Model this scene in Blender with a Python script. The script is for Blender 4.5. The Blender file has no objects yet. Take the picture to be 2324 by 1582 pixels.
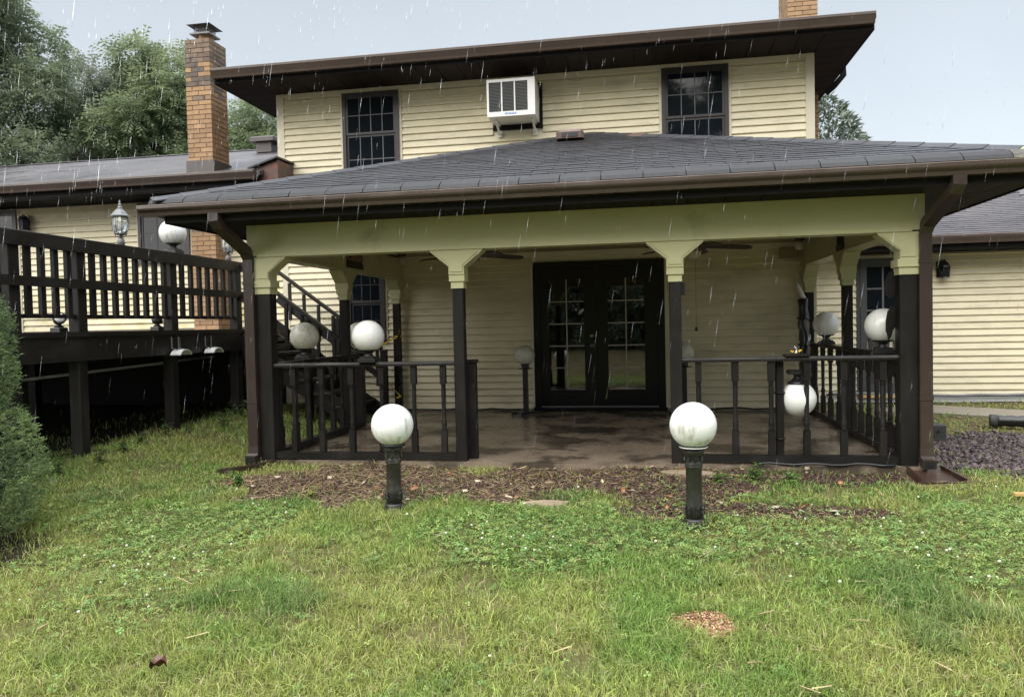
import bpy, math, random
import numpy as np
from mathutils import Vector, Matrix, Euler

random.seed(7)
RNG = np.random.default_rng(11)
scene = bpy.context.scene
COL = scene.collection

# ------------------------------------------------------------------ camera
# Directions fitted from the vanishing points of the house: +X along the
# facade, +Y into the house, +Z up; z = 0 is the top of the patio slab.
EYE = 1.25
F_PX, CX, CY = 1745.0, 1162.0, 791.0
_vy = np.array([1470. - CX, 730. - CY, F_PX]); _vx = np.array([-8700. - CX, 954. - CY, F_PX])
_Y = _vy / np.linalg.norm(_vy); _X = -_vx / np.linalg.norm(_vx)
_X = _X - _X.dot(_Y) * _Y; _X /= np.linalg.norm(_X); _Z = np.cross(_X, _Y)
RC = np.array([_X, _Y, _Z])
cam_data = bpy.data.cameras.new("camera")
cam_data.sensor_width = 36.0
cam_data.lens = 36.0 * F_PX / 2324.0
cam_data.clip_start = 0.05; cam_data.clip_end = 1000.0
cam = bpy.data.objects.new("camera", cam_data); COL.objects.link(cam)
cam.matrix_world = Matrix(((RC[0][0], -RC[0][1], -RC[0][2], 0.0),
                           (RC[1][0], -RC[1][1], -RC[1][2], 0.0),
                           (RC[2][0], -RC[2][1], -RC[2][2], EYE),
                           (0, 0, 0, 1)))
scene.camera = cam

# ------------------------------------------------------------------ world, sun, exposure
SUN_EL, SUN_AZ = math.radians(41), math.radians(200)      # soft light from behind the viewer
world = bpy.data.worlds.new("World"); scene.world = world
world.use_nodes = True
wn, wl_ = world.node_tree.nodes, world.node_tree.links
wn.clear()
w_out = wn.new('ShaderNodeOutputWorld'); w_bg = wn.new('ShaderNodeBackground')
w_bg.inputs['Strength'].default_value = 0.10
sky = wn.new('ShaderNodeTexSky'); sky.sky_type = 'NISHITA'; sky.sun_disc = False
sky.sun_elevation = SUN_EL; sky.sun_rotation = SUN_AZ
sky.air_density = 1.0; sky.dust_density = 6.0; sky.ozone_density = 1.0
# the cloud deck: dim in view, unseen zenith raised for light, soft mottling
w_tc = wn.new('ShaderNodeTexCoord'); w_sep = wn.new('ShaderNodeSeparateXYZ')
wl_.new(w_tc.outputs['Generated'], w_sep.inputs[0])
w_ramp = wn.new('ShaderNodeValToRGB')
e = w_ramp.color_ramp.elements
e[0].position = 0.0; e[0].color = (3.9, 4.2, 4.5, 1)
e[1].position = 1.0; e[1].color = (12.6, 13.2, 13.8, 1)
e2 = w_ramp.color_ramp.elements.new(0.24); e2.color = (2.6, 2.85, 3.05, 1)
e3 = w_ramp.color_ramp.elements.new(0.44); e3.color = (2.15, 2.34, 2.50, 1)
e4 = w_ramp.color_ramp.elements.new(0.62); e4.color = (5.2, 5.6, 6.0, 1)
wl_.new(w_sep.outputs['Z'], w_ramp.inputs[0])
w_noise = wn.new('ShaderNodeTexNoise'); w_noise.inputs['Scale'].default_value = 1.6
w_noise.inputs['Detail'].default_value = 4.0
wl_.new(w_tc.outputs['Generated'], w_noise.inputs['Vector'])
w_mr = wn.new('ShaderNodeMapRange'); w_mr.inputs[1].default_value = 0.3; w_mr.inputs[2].default_value = 0.7
w_mr.inputs[3].default_value = 0.90; w_mr.inputs[4].default_value = 1.10
wl_.new(w_noise.outputs[0], w_mr.inputs[0])
w_mul = wn.new('ShaderNodeVectorMath'); w_mul.operation = 'SCALE'
wl_.new(w_ramp.outputs[0], w_mul.inputs[0]); wl_.new(w_mr.outputs[0], w_mul.inputs['Scale'])
w_mix = wn.new('ShaderNodeMix'); w_mix.data_type = 'RGBA'; w_mix.inputs[0].default_value = 0.88
wl_.new(sky.outputs[0], w_mix.inputs[6]); wl_.new(w_mul.outputs[0], w_mix.inputs[7])
wl_.new(w_mix.outputs[2], w_bg.inputs[0]); wl_.new(w_bg.outputs[0], w_out.inputs[0])

sun_d = bpy.data.lights.new("sun", 'SUN'); sun_d.energy = 1.5; sun_d.angle = math.radians(85)
sun_d.color = (1.0, 0.97, 0.92)
sun = bpy.data.objects.new("sun", sun_d); COL.objects.link(sun)
_sd = Vector((math.sin(SUN_AZ) * math.cos(SUN_EL), math.cos(SUN_AZ) * math.cos(SUN_EL), math.sin(SUN_EL)))
sun.rotation_euler = _sd.to_track_quat('Z', 'Y').to_euler()
sun.location = (-3, -8, 12)

vs = scene.view_settings
vs.view_transform = 'Standard'; vs.look = 'None'; vs.gamma = 1.0; vs.use_curve_mapping = False
vs.exposure = 1.52

# ------------------------------------------------------------------ helpers
WL = {}                                        # world location of every object's origin

def tag(o, label=None, cat=None, group=None, kind=None):
    if label: o['label'] = label
    if cat: o['category'] = cat
    if group: o['group'] = group
    if kind: o['kind'] = kind
    return o

def empty(name, loc, label=None, cat=None, group=None):
    o = bpy.data.objects.new(name, None); COL.objects.link(o)
    o.location = loc; o.empty_display_size = 0.1; WL[o.name] = Vector(loc)
    return tag(o, label, cat, group)

def link(name, me, loc, parent=None, rot=None, scale=None):
    o = bpy.data.objects.new(name, me); COL.objects.link(o)
    loc = Vector(loc); WL[o.name] = loc
    if parent is not None:
        o.parent = parent; o.location = loc - WL[parent.name]
    else:
        o.location = loc
    if rot is not None: o.rotation_euler = rot
    if scale is not None: o.scale = scale
    return o

def copy_tree(src, loc, rotz=0.0, label=None, group=None):
    """a thing with copies of its parts and sub-parts (shared mesh data)"""
    c = src.copy(); COL.objects.link(c); c.location = loc; c.rotation_euler[2] = rotz
    WL[c.name] = Vector(loc)
    if label: c['label'] = label
    if group: c['group'] = group
    for ch in src.children:
        d = ch.copy(); COL.objects.link(d); d.parent = c
        for gc in ch.children:
            q = gc.copy(); COL.objects.link(q); q.parent = d
    return c

class MB:
    """collects shapes, then links them as ONE mesh object"""
    def __init__(s): s.v = []; s.f = []; s.sm = []
    def add(s, vs_, fs, smooth=False):
        n = len(s.v); s.v += [tuple(p) for p in vs_]
        for f in fs: s.f.append(tuple(i + n for i in f)); s.sm.append(smooth)
        return s
    def box(s, x0, x1, y0, y1, z0, z1):
        return s.add([(x0,y0,z0),(x1,y0,z0),(x1,y1,z0),(x0,y1,z0),(x0,y0,z1),(x1,y0,z1),(x1,y1,z1),(x0,y1,z1)],
              [(0,3,2,1),(4,5,6,7),(0,1,5,4),(1,2,6,5),(2,3,7,6),(3,0,4,7)])
    def cbox(s, x0, x1, y0, y1, z0, z1, c=0.006):
        """box with chamfered vertical and top edges"""
        V = []; F = []
        for z, d in ((z0, 0), (z1 - c, 0), (z1, c)):
            a0, a1, b0, b1 = x0 + d, x1 - d, y0 + d, y1 - d
            V += [(a0+c,b0,z),(a1-c,b0,z),(a1,b0+c,z),(a1,b1-c,z),(a1-c,b1,z),(a0+c,b1,z),(a0,b1-c,z),(a0,b0+c,z)]
        for r in (0, 8):
            for i in range(8):
                j = (i + 1) % 8; F.append((r+i, r+j, r+8+j, r+8+i))
        F.append(tuple(range(7, -1, -1))); F.append(tuple(range(16, 24)))
        return s.add(V, F)
    def bar(s, a, b, w, h, up=(0,0,1)):
        """rectangular bar from a to b: w sideways, h along up"""
        a, b = Vector(a), Vector(b); d = (b - a).normalized(); up = Vector(up)
        sd = d.cross(up)
        if sd.length < 1e-5: sd = d.cross(Vector((0, 1, 0)))
        sd.normalize(); u = sd.cross(d).normalized()
        V = []
        for p in (a, b):
            for q, r in ((-1,-1),(1,-1),(1,1),(-1,1)): V.append(p + sd * (q * w / 2) + u * (r * h / 2))
        return s.add(V, [(3,2,1,0),(4,5,6,7),(0,1,5,4),(1,2,6,5),(2,3,7,6),(3,0,4,7)])
    def extrude(s, prof, axis, a0, a1):
        """closed 2-D profile pushed along axis ('x': prof=(y,z); 'y': prof=(x,z); 'z': prof=(x,y))"""
        n = len(prof); V = []
        for a in (a0, a1):
            for p, q in prof: V.append((a,p,q) if axis == 'x' else (p,a,q) if axis == 'y' else (p,q,a))
        F = [tuple(range(n - 1, -1, -1)), tuple(range(n, 2 * n))]
        for i in range(n):
            j = (i + 1) % n; F.append((i, j, n + j, n + i))
        return s.add(V, F)
    def lathe(s, prof, c=(0,0,0), n=16, smooth=True, sq=0.0, cap=True):
        V = []; F = []
        for r, z in prof:
            for k in range(n):
                a = 2 * math.pi * k / n
                V.append((c[0] + r * math.cos(a), c[1] + r * math.sin(a), c[2] + z))
        for i in range(len(prof) - 1):
            for k in range(n):
                l = (k + 1) % n; F.append((i*n+k, i*n+l, (i+1)*n+l, (i+1)*n+k))
        if cap: F.append(tuple(range(n - 1, -1, -1))); m = (len(prof) - 1) * n; F.append(tuple(range(m, m + n)))
        return s.add(V, F, smooth)
    def sphere(s, c, r, nu=24, nv=14, sz=1.0, v0=0.0, v1=1.0):
        prof = []
        for i in range(nv + 1):
            t = math.pi * (v0 + (v1 - v0) * i / nv)
            prof.append((max(1e-4, r * math.sin(t)), -r * sz * math.cos(t)))
        return s.lathe(prof, c, nu)
    def tube(s, path, r, n=8, smooth=True, rs=None):
        P = [Vector(p) for p in path]; V = []; F = []
        for i, p in enumerate(P):
            d = (P[min(i + 1, len(P) - 1)] - P[max(i - 1, 0)]).normalized()
            a = d.cross(Vector((0, 0, 1)))
            if a.length < 1e-3: a = d.cross(Vector((0, 1, 0)))
            a.normalize(); b = d.cross(a).normalized(); rr = rs[i] if rs else r
            for k in range(n):
                t = 2 * math.pi * k / n; V.append(p + a * (rr * math.cos(t)) + b * (rr * math.sin(t)))
        for i in range(len(P) - 1):
            for k in range(n):
                l = (k + 1) % n; F.append((i*n+k, i*n+l, (i+1)*n+l, (i+1)*n+k))
        F.append(tuple(range(n - 1, -1, -1))); m = (len(P) - 1) * n; F.append(tuple(range(m, m + n)))
        return s.add(V, F, smooth)
    def rtube(s, path, w, d):
        """rectangular duct along a path lying in a plane; w across X, d deep"""
        P = [Vector(p) for p in path]; V = []; F = []
        for i, p in enumerate(P):
            t = (P[min(i + 1, len(P) - 1)] - P[max(i - 1, 0)]).normalized()
            a = Vector((1, 0, 0)) if abs(t.x) < 0.9 else Vector((0, 1, 0))
            a = (a - t * a.dot(t)).normalized(); b = t.cross(a).normalized()
            for q, r in ((-1,-1),(1,-1),(1,1),(-1,1)): V.append(p + a * (q * w / 2) + b * (r * d / 2))
        for i in range(len(P) - 1):
            for k in range(4):
                l = (k + 1) % 4; F.append((i*4+k, i*4+l, (i+1)*4+l, (i+1)*4+k))
        F.append((3,2,1,0)); m = (len(P) - 1) * 4; F.append((m, m+1, m+2, m+3))
        return s.add(V, F)
    def mesh(s, name, mat, origin=(0,0,0)):
        me = bpy.data.meshes.new(name); ox, oy, oz = origin
        me.from_pydata([(x - ox, y - oy, z - oz) for x, y, z in s.v], [], s.f)
        me.polygons.foreach_set('use_smooth', s.sm)
        if mat: me.materials.append(mat)
        me.update(); return me
    def build(s, name, mat, parent=None, origin=None):
        if origin is None:
            a = np.array(s.v); origin = tuple((a.min(0) + a.max(0)) / 2)
        o = link(name, s.mesh(name, mat, origin), origin, parent)
        return o

def np_mesh(name, V, faces, mat=None, col=None, smooth=False):
    me = bpy.data.meshes.new(name)
    V = np.asarray(V, np.float32); me.vertices.add(len(V)); me.vertices.foreach_set('co', V.ravel())
    loops = np.concatenate([f.ravel() for f in faces]).astype(np.int32)
    tot = np.concatenate([np.full(len(f), f.shape[1], np.int32) for f in faces])
    st = np.concatenate([[0], np.cumsum(tot)[:-1]]).astype(np.int32)
    me.loops.add(len(loops)); me.loops.foreach_set('vertex_index', loops)
    me.polygons.add(len(tot)); me.polygons.foreach_set('loop_start', st); me.polygons.foreach_set('loop_total', tot)
    if smooth: me.polygons.foreach_set('use_smooth', np.ones(len(tot), bool))
    me.update(calc_edges=True); me.validate()
    if col is not None:
        ca = me.color_attributes.new('Col', 'FLOAT_COLOR', 'POINT')
        c4 = np.ones((len(V), 4), np.float32); c4[:, :3] = col; ca.data.foreach_set('color', c4.ravel())
    if mat: me.materials.append(mat)
    return me

# ------------------------------------------------------------------ materials
def mat(name, c, rough=0.5, var=0.25, scale=6.0, stretch=(1,1,1), c2=None, t2=(0.5,0.7), s2=2.0, st2=(1,1,1), f2=1.0,
        bump=0.0, bscale=40.0, bst=(1,1,1), rnd=0.12, spec=0.5, metal=0.0, rvar=0.0, rscale=3.0, coat=0.0):
    """base colour broken up by noise, an optional second colour in blotches, bump, a jitter per object"""
    m = bpy.data.materials.new(name); m.use_nodes = True
    N, L = m.node_tree.nodes, m.node_tree.links; b = N['Principled BSDF']
    geo = N.new('ShaderNodeNewGeometry')
    def noise(sc, st, det=5.0):
        mp = N.new('ShaderNodeVectorMath'); mp.operation = 'MULTIPLY'; mp.inputs[1].default_value = st
        L.new(geo.outputs['Position'], mp.inputs[0])
        n = N.new('ShaderNodeTexNoise'); n.inputs['Scale'].default_value = sc; n.inputs['Detail'].default_value = det
        n.inputs['Roughness'].default_value = 0.6
        L.new(mp.outputs[0], n.inputs['Vector']); return n.outputs[0]
    def mrange(src, a, b_, c_, d):
        r = N.new('ShaderNodeMapRange'); r.inputs[1].default_value = a; r.inputs[2].default_value = b_
        r.inputs[3].default_value = c_; r.inputs[4].default_value = d; L.new(src, r.inputs[0]); return r.outputs[0]
    f = mrange(noise(scale, stretch), 0.25, 0.75, 1 - var, 1 + var)
    oi = N.new('ShaderNodeObjectInfo'); j = mrange(oi.outputs['Random'], 0, 1, 1 - rnd, 1 + rnd)
    mu = N.new('ShaderNodeMath'); mu.operation = 'MULTIPLY'; L.new(f, mu.inputs[0]); L.new(j, mu.inputs[1])
    rgb = N.new('ShaderNodeRGB'); rgb.outputs[0].default_value = (*c, 1); src = rgb.outputs[0]
    if c2:
        rgb2 = N.new('ShaderNodeRGB'); rgb2.outputs[0].default_value = (*c2, 1)
        mx = N.new('ShaderNodeMix'); mx.data_type = 'RGBA'
        L.new(mrange(noise(s2, st2, 7.0), t2[0], t2[1], 0, f2), mx.inputs[0])
        L.new(src, mx.inputs[6]); L.new(rgb2.outputs[0], mx.inputs[7]); src = mx.outputs[2]
    sc = N.new('ShaderNodeVectorMath'); sc.operation = 'SCALE'
    L.new(src, sc.inputs[0]); L.new(mu.outputs[0], sc.inputs['Scale']); L.new(sc.outputs[0], b.inputs['Base Color'])
    if rvar: L.new(mrange(noise(rscale, (1,1,1)), 0.35, 0.65, max(0.03, rough - rvar), min(1, rough + rvar)), b.inputs['Roughness'])
    else: b.inputs['Roughness'].default_value = rough
    b.inputs['Specular IOR Level'].default_value = spec; b.inputs['Metallic'].default_value = metal
    if coat: b.inputs['Coat Weight'].default_value = coat; b.inputs['Coat Roughness'].default_value = 0.12
    if bump:
        bp = N.new('ShaderNodeBump'); bp.inputs['Strength'].default_value = bump; bp.inputs['Distance'].default_value = 0.02
        L.new(noise(bscale, bst), bp.inputs['Height']); L.new(bp.outputs[0], b.inputs['Normal'])
    return m

def leafmat(name, rough=0.45, trans=0.3, spec=0.4, gain=1.0):
    """foliage coloured by the mesh's own colour attribute, with light shining through"""
    m = bpy.data.materials.new(name); m.use_nodes = True
    N, L = m.node_tree.nodes, m.node_tree.links; b = N['Principled BSDF']; out = N['Material Output']
    at = N.new('ShaderNodeAttribute'); at.attribute_name = 'Col'
    L.new(at.outputs['Color'], b.inputs['Base Color'])
    b.inputs['Roughness'].default_value = rough; b.inputs['Specular IOR Level'].default_value = spec
    if trans:
        tr = N.new('ShaderNodeBsdfTranslucent'); L.new(at.outputs['Color'], tr.inputs['Color'])
        mx = N.new('ShaderNodeMixShader'); mx.inputs[0].default_value = trans
        L.new(b.outputs[0], mx.inputs[1]); L.new(tr.outputs[0], mx.inputs[2]); L.new(mx.outputs[0], out.inputs[0])
    return m

M = {}
M['siding'] = mat('siding', (0.715, 0.645, 0.452), 0.42, 0.06, 3.0, c2=(0.33, 0.33, 0.24), t2=(0.50, 0.74), s2=2.8, st2=(0.8, 1, 4.0), f2=0.48, rnd=0.025, bump=0.03, bscale=60, bst=(0.3,1,3))
M['siding_mossy'] = mat('siding_mossy', (0.70, 0.625, 0.43), 0.42, 0.05, 3.0, c2=(0.42, 0.38, 0.10), t2=(0.46, 0.72), s2=2.2, st2=(1, 1, 2.2), f2=0.8, rnd=0.03, bump=0.03, bscale=60, bst=(0.3,1,3))
M['trim'] = mat('trim', (0.69, 0.635, 0.49), 0.4, 0.06, 4.0, rnd=0.03)
M['beam'] = mat('beam', (0.47, 0.46, 0.265), 0.45, 0.10, 2.5, stretch=(0.5,1,1.5), c2=(0.27,0.27,0.145), t2=(0.6,0.8), s2=2.0, rnd=0.02)
M['brown_wood'] = mat('brown_wood', (0.0098, 0.0082, 0.0074), 0.5, 0.35, 9, stretch=(1,1,0.25), bump=0.10, bscale=30, bst=(1,1,0.12), c2=(0.020,0.017,0.015), t2=(0.55,0.72), s2=4.0, st2=(1,1,0.3), rnd=0.22, rvar=0.12, spec=0.3)
M['brown_wood_x'] = mat('brown_wood_x', (0.0105, 0.0088, 0.0078), 0.48, 0.35, 9, stretch=(0.25,0.25,1), c2=(0.022,0.019,0.0155), t2=(0.58,0.75), s2=3.0, bump=0.10, bscale=30, bst=(0.12,0.12,1), rnd=0.2, rvar=0.12, spec=0.35)
M['soffit'] = mat('soffit', (0.024, 0.017, 0.016), 0.75, 0.15, 3, rnd=0.12, spec=0.15)
M['soffit_dark'] = mat('soffit_dark', (0.014, 0.013, 0.013), 0.75, 0.15, 3, rnd=0.12, spec=0.12)
M['gutter'] = mat('gutter', (0.075, 0.054, 0.046), 0.3, 0.18, 2.0, stretch=(1,1,3), c2=(0.10,0.078,0.067), t2=(0.55,0.75), s2=1.3, rnd=0.03, rvar=0.1, spec=0.6)
M['downspout'] = mat('downspout', (0.040, 0.027, 0.023), 0.33, 0.15, 3, c2=(0.10,0.09,0.055), t2=(0.56,0.74), s2=1.6, st2=(1,1,0.8), f2=0.55, rnd=0.03, spec=0.6)
M['shingle'] = mat('shingle', (0.022, 0.021, 0.025), 0.42, 0.30, 30, c2=(0.038,0.036,0.041), t2=(0.5,0.75), s2=1.2, bump=0.25, bscale=220, rnd=0.13, rvar=0.12, rscale=2, spec=0.5)
M['eave'] = mat('eave', (0.023, 0.022, 0.024), 0.55, 0.25, 30, c2=(0.034,0.033,0.036), t2=(0.5,0.75), s2=1.5, bump=0.25, bscale=220, rnd=0.05, spec=0.4)
M['shingle_brown'] = mat('shingle_brown', (0.055, 0.044, 0.047), 0.38, 0.22, 20, c2=(0.095,0.083,0.086), t2=(0.45,0.7), s2=0.8, bump=0.2, bscale=160, rnd=0.22, rvar=0.16, rscale=1.4, spec=0.7)
M['shingle_moss'] = mat('shingle_moss', (0.09, 0.085, 0.07), 0.6, 0.3, 30, c2=(0.32,0.33,0.19), t2=(0.5,0.62), s2=14, bump=0.3, bscale=120, rnd=0.15)
M['brick'] = mat('brick', (0.35, 0.215, 0.115), 0.75, 0.14, 14, c2=(0.30,0.17,0.09), t2=(0.55,0.8), s2=5, rnd=0.16, bump=0.15, bscale=90)
M['brick_sooty'] = mat('brick_sooty', (0.20, 0.14, 0.095), 0.75, 0.2, 14, c2=(0.08,0.07,0.065), t2=(0.40,0.66), s2=4, rnd=0.22, bump=0.15, bscale=90)
M['mortar'] = mat('mortar', (0.16, 0.115, 0.085), 0.9, 0.2, 30, bump=0.2, bscale=120)
M['flashing'] = mat('flashing', (0.075, 0.062, 0.060), 0.4, 0.2, 5, spec=0.6)
M['lip_highlight'] = mat('lip_highlight', (0.30, 0.24, 0.21), 0.35, 0.3, 3.0, rnd=0.03)  # pale strip paints a highlight along the gutter's top edge
M['window_frame'] = mat('window_frame', (0.040, 0.036, 0.037), 0.4, 0.1, 5)
M['muntin'] = mat('muntin', (0.12, 0.12, 0.125), 0.5, 0.05, 5)
M['muntin_pale'] = mat('muntin_pale', (0.42, 0.40, 0.34), 0.5, 0.05, 5)
M['door'] = mat('door', (0.0022, 0.0025, 0.0042), 0.35, 0.15, 5, spec=0.4)
M['storm_door'] = mat('storm_door', (0.055, 0.058, 0.062), 0.4, 0.1, 5)
M['white_metal'] = mat('white_metal', (0.78, 0.78, 0.76), 0.35, 0.05, 5, c2=(0.5,0.48,0.42), t2=(0.62,0.85), s2=4, rnd=0.02)
M['black_metal'] = mat('black_metal', (0.018, 0.018, 0.019), 0.33, 0.2, 12, spec=0.6, rnd=0.05)
M['black_iron'] = mat('black_iron', (0.027, 0.026, 0.024), 0.36, 0.35, 25, c2=(0.07,0.065,0.055), t2=(0.58,0.75), s2=8, bump=0.12, bscale=80, spec=0.6, rnd=0.05)
M['grey_metal'] = mat('grey_metal', (0.16, 0.165, 0.17), 0.38, 0.15, 10, spec=0.6)
M['dark_grille'] = mat('dark_grille', (0.03, 0.03, 0.03), 0.6, 0.1, 10)
M['globe'] = mat('globe', (0.80, 0.80, 0.77), 0.14, 0.03, 5, c2=(0.60,0.59,0.52), t2=(0.5,0.8), s2=5, st2=(1,1,0.5), f2=0.6, rnd=0.03, spec=0.55)
M['globe_dirty'] = mat('globe_dirty', (0.86, 0.86, 0.84), 0.25, 0.04, 5, c2=(0.30,0.28,0.20), t2=(0.50,0.70), s2=20, st2=(1,1,0.22), f2=0.7, rnd=0.03)
M['globe_mossy'] = mat('globe_mossy', (0.66, 0.65, 0.56), 0.25, 0.05, 5, c2=(0.32,0.30,0.16), t2=(0.5,0.78), s2=7, f2=0.8, rnd=0.03)
M['patio'] = mat('patio', (0.215, 0.168, 0.125), 0.26, 0.30, 1.6, c2=(0.072,0.056,0.042), t2=(0.49,0.56), s2=1.5, bump=0.08, bscale=60, rvar=0.24, rscale=1.3, spec=0.6)
M['path'] = mat('path', (0.23, 0.20, 0.16), 0.5, 0.2, 3, bump=0.1, bscale=60, rvar=0.15)
M['stone'] = mat('stone', (0.30, 0.23, 0.16), 0.6, 0.25, 8, bump=0.2, bscale=50)
M['block'] = mat('block', (0.040, 0.042, 0.038), 0.6, 0.25, 10, bump=0.2, bscale=80)
M['splash'] = mat('splash', (0.042, 0.022, 0.017), 0.28, 0.2, 8, c2=(0.25,0.2,0.17), t2=(0.62,0.75), s2=7, spec=0.6)
M['black_plastic'] = mat('black_plastic', (0.013, 0.014, 0.016), 0.3, 0.2, 9, spec=0.6)
M['fan_blade'] = mat('fan_blade', (0.030, 0.020, 0.016), 0.5, 0.2, 6)
M['fan_glass'] = mat('fan_glass', (0.45, 0.43, 0.37), 0.3, 0.05, 6)
M['ceiling'] = mat('ceiling', (0.30, 0.235, 0.145), 0.5, 0.08, 4)
M['foundation'] = mat('foundation', (0.009, 0.0085, 0.0085), 0.9, 0.25, 6, bump=0.2, bscale=30)  # colour blackened to add to the shade under the deck
M['yellow'] = mat('yellow', (0.62, 0.40, 0.035), 0.35, 0.1, 8)
M['tan_tile'] = mat('tan_tile', (0.55, 0.36, 0.14), 0.5, 0.1, 8)
M['red_brown'] = mat('red_brown', (0.16, 0.055, 0.038), 0.5, 0.2, 5, c2=(0.07,0.045,0.04), t2=(0.45,0.6), s2=3)
M['vent'] = mat('vent', (0.105, 0.062, 0.054), 0.4, 0.15, 8)
M['sign'] = mat('sign', (0.022, 0.020, 0.018), 0.5, 0.2, 8)
M['sign_letter'] = mat('sign_letter', (0.36, 0.20, 0.12), 0.5, 0.2, 20)
M['blue'] = mat('blue', (0.12, 0.25, 0.55), 0.4, 0.05, 5)
M['pipe_white'] = mat('pipe_white', (0.50, 0.50, 0.46), 0.4, 0.1, 4)
M['bark'] = mat('bark', (0.075, 0.060, 0.048), 0.9, 0.3, 8, stretch=(1,1,0.2), bump=0.5, bscale=14, bst=(1,1,0.25))
M['seed'] = mat('seed', (0.42, 0.20, 0.085), 0.55, 0.45, 60)
M['wire_nut'] = mat('wire_nut', (0.75, 0.42, 0.04), 0.4, 0.05, 8)
M['leaf'] = leafmat('leaf', 0.45, 0.45)
M['grass'] = leafmat('grass', 0.5, 0.33, 0.28)
M['mulch'] = leafmat('mulch', 0.5, 0.0, 0.4)
M['earth'] = leafmat('earth', 0.95, 0.0, 0.05)
M['needle'] = leafmat('needle', 0.55, 0.12)

def glassmat(name, c, rough=0.03, ior=1.75):
    m = bpy.data.materials.new(name); m.use_nodes = True; b = m.node_tree.nodes['Principled BSDF']
    b.inputs['Base Color'].default_value = (*c, 1); b.inputs['Roughness'].default_value = rough
    b.inputs['IOR'].default_value = ior
    N, L = m.node_tree.nodes, m.node_tree.links
    n = N.new('ShaderNodeTexNoise'); n.inputs['Scale'].default_value = 2.2; g = N.new('ShaderNodeNewGeometry')
    L.new(g.outputs['Position'], n.inputs['Vector'])
    bp = N.new('ShaderNodeBump'); bp.inputs['Strength'].default_value = 0.03; bp.inputs['Distance'].default_value = 0.02
    L.new(n.outputs[0], bp.inputs['Height']); L.new(bp.outputs[0], b.inputs['Normal'])
    return m
M['pane'] = glassmat('pane', (0.008, 0.011, 0.015), 0.03, 1.38)
M['door_pane'] = glassmat('door_pane', (0.008, 0.009, 0.009), 0.02, 2.1)
mg = bpy.data.materials.new('clear_glass'); mg.use_nodes = True
_b = mg.node_tree.nodes['Principled BSDF']; _b.inputs['Transmission Weight'].default_value = 0.8
_b.inputs['Roughness'].default_value = 0.12; _b.inputs['Base Color'].default_value = (0.85, 0.88, 0.88, 1)
M['clear_glass'] = mg

# ------------------------------------------------------------------ the lie of the land
def smooth(a, b, t):
    t = np.clip((np.asarray(t, float) - a) / (b - a), 0, 1); return t * t * (3 - 2 * t)
def ground_z(x, y):
    x = np.asarray(x, float); y = np.asarray(y, float)
    z = np.interp(y, [-60, -8, 0, 3, 5.2, 6.8, 9, 12, 40, 120], [-1.2, -0.50, -0.36, -0.24, -0.10, -0.045, -0.03, -0.02, 0.0, 0.5])
    z = z + 0.14 * smooth(-3.9, -5.3, x) * smooth(4.2, 8.0, y)
    z = z + 0.012 * np.sin(x * 2.1 + 0.7) * np.cos(y * 1.9 + 0.3) + 0.006 * np.sin(x * 5.3 + y * 3.1)
    return z
def gz(x, y): return float(ground_z(x, y))

XL, XR, YF, YW = -3.62, 2.13, 6.91, 10.95      # pavilion posts, house wall
PX = [XL, -1.71, 0.24, XR]
YM = 8.85
YR = 12.15                                      # recessed wall at the right

def vnoise(x, y, seed=0):
    """cheap smooth value noise in numpy"""
    r = np.random.default_rng(seed).random((64, 64))
    x = np.asarray(x, float); y = np.asarray(y, float)
    i = np.floor(x).astype(int); j = np.floor(y).astype(int); u = x - i; v = y - j
    u = u * u * (3 - 2 * u); v = v * v * (3 - 2 * v); g = lambda a, b: r[a % 64, b % 64]
    return (g(i,j)*(1-u)+g(i+1,j)*u)*(1-v) + (g(i,j+1)*(1-u)+g(i+1,j+1)*u)*v
def fnoise(x, y, seed=0):
    return 0.55 * vnoise(x, y, seed) + 0.3 * vnoise(x * 2.1 + 9, y * 2.1, seed + 1) + 0.15 * vnoise(x * 4.3, y * 4.3 + 5, seed + 2)

def bed_mask(x, y):
    """1 where the mulch bed lies bare"""
    n = (fnoise(x * 2.6, y * 2.6, 3) - 0.5) * 1.1
    def el(cx, cy, rx, ry): return 1.0 - np.sqrt(((x - cx) / rx) ** 2 + ((y - cy) / ry) ** 2)
    m = np.maximum.reduce([el(-2.25, 6.2, 1.35, 0.85), el(-0.6, 6.45, 1.25, 0.46), el(0.25, 6.15, 0.55, 0.5),
                           el(0.85, 5.48, 0.7, 0.26), el(1.2, 6.62, 1.25, 0.30), el(0.1, 5.42, 0.4, 0.2)])
    m = m + n * 0.95
    return smooth(-0.05, 0.16, m)
def gravel_mask(x, y):
    n = (fnoise(x * 2.2, y * 2.2, 5) - 0.5)
    a = smooth(2.25, 2.45, x + n * 0.3) * smooth(6.55, 6.85, y + n * 0.9 - 0.06 * (x - 2.3)) * (1 - smooth(8.6, 9.1, y + n * 0.8))
    return a
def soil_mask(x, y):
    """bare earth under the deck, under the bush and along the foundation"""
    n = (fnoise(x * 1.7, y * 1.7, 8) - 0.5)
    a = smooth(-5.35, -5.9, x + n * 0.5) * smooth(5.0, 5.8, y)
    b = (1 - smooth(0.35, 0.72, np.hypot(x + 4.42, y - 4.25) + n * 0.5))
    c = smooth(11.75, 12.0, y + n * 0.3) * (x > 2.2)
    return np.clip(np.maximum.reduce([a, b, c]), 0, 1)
def inside(x, y):
    """built over: slab, house, path"""
    s = (x > XL - 0.13) & (x < XR + 0.13) & (y > 6.78)
    h = (y > YW - 0.02) & (x < 2.25) | (y > YR - 0.02)
    return s | h

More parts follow.
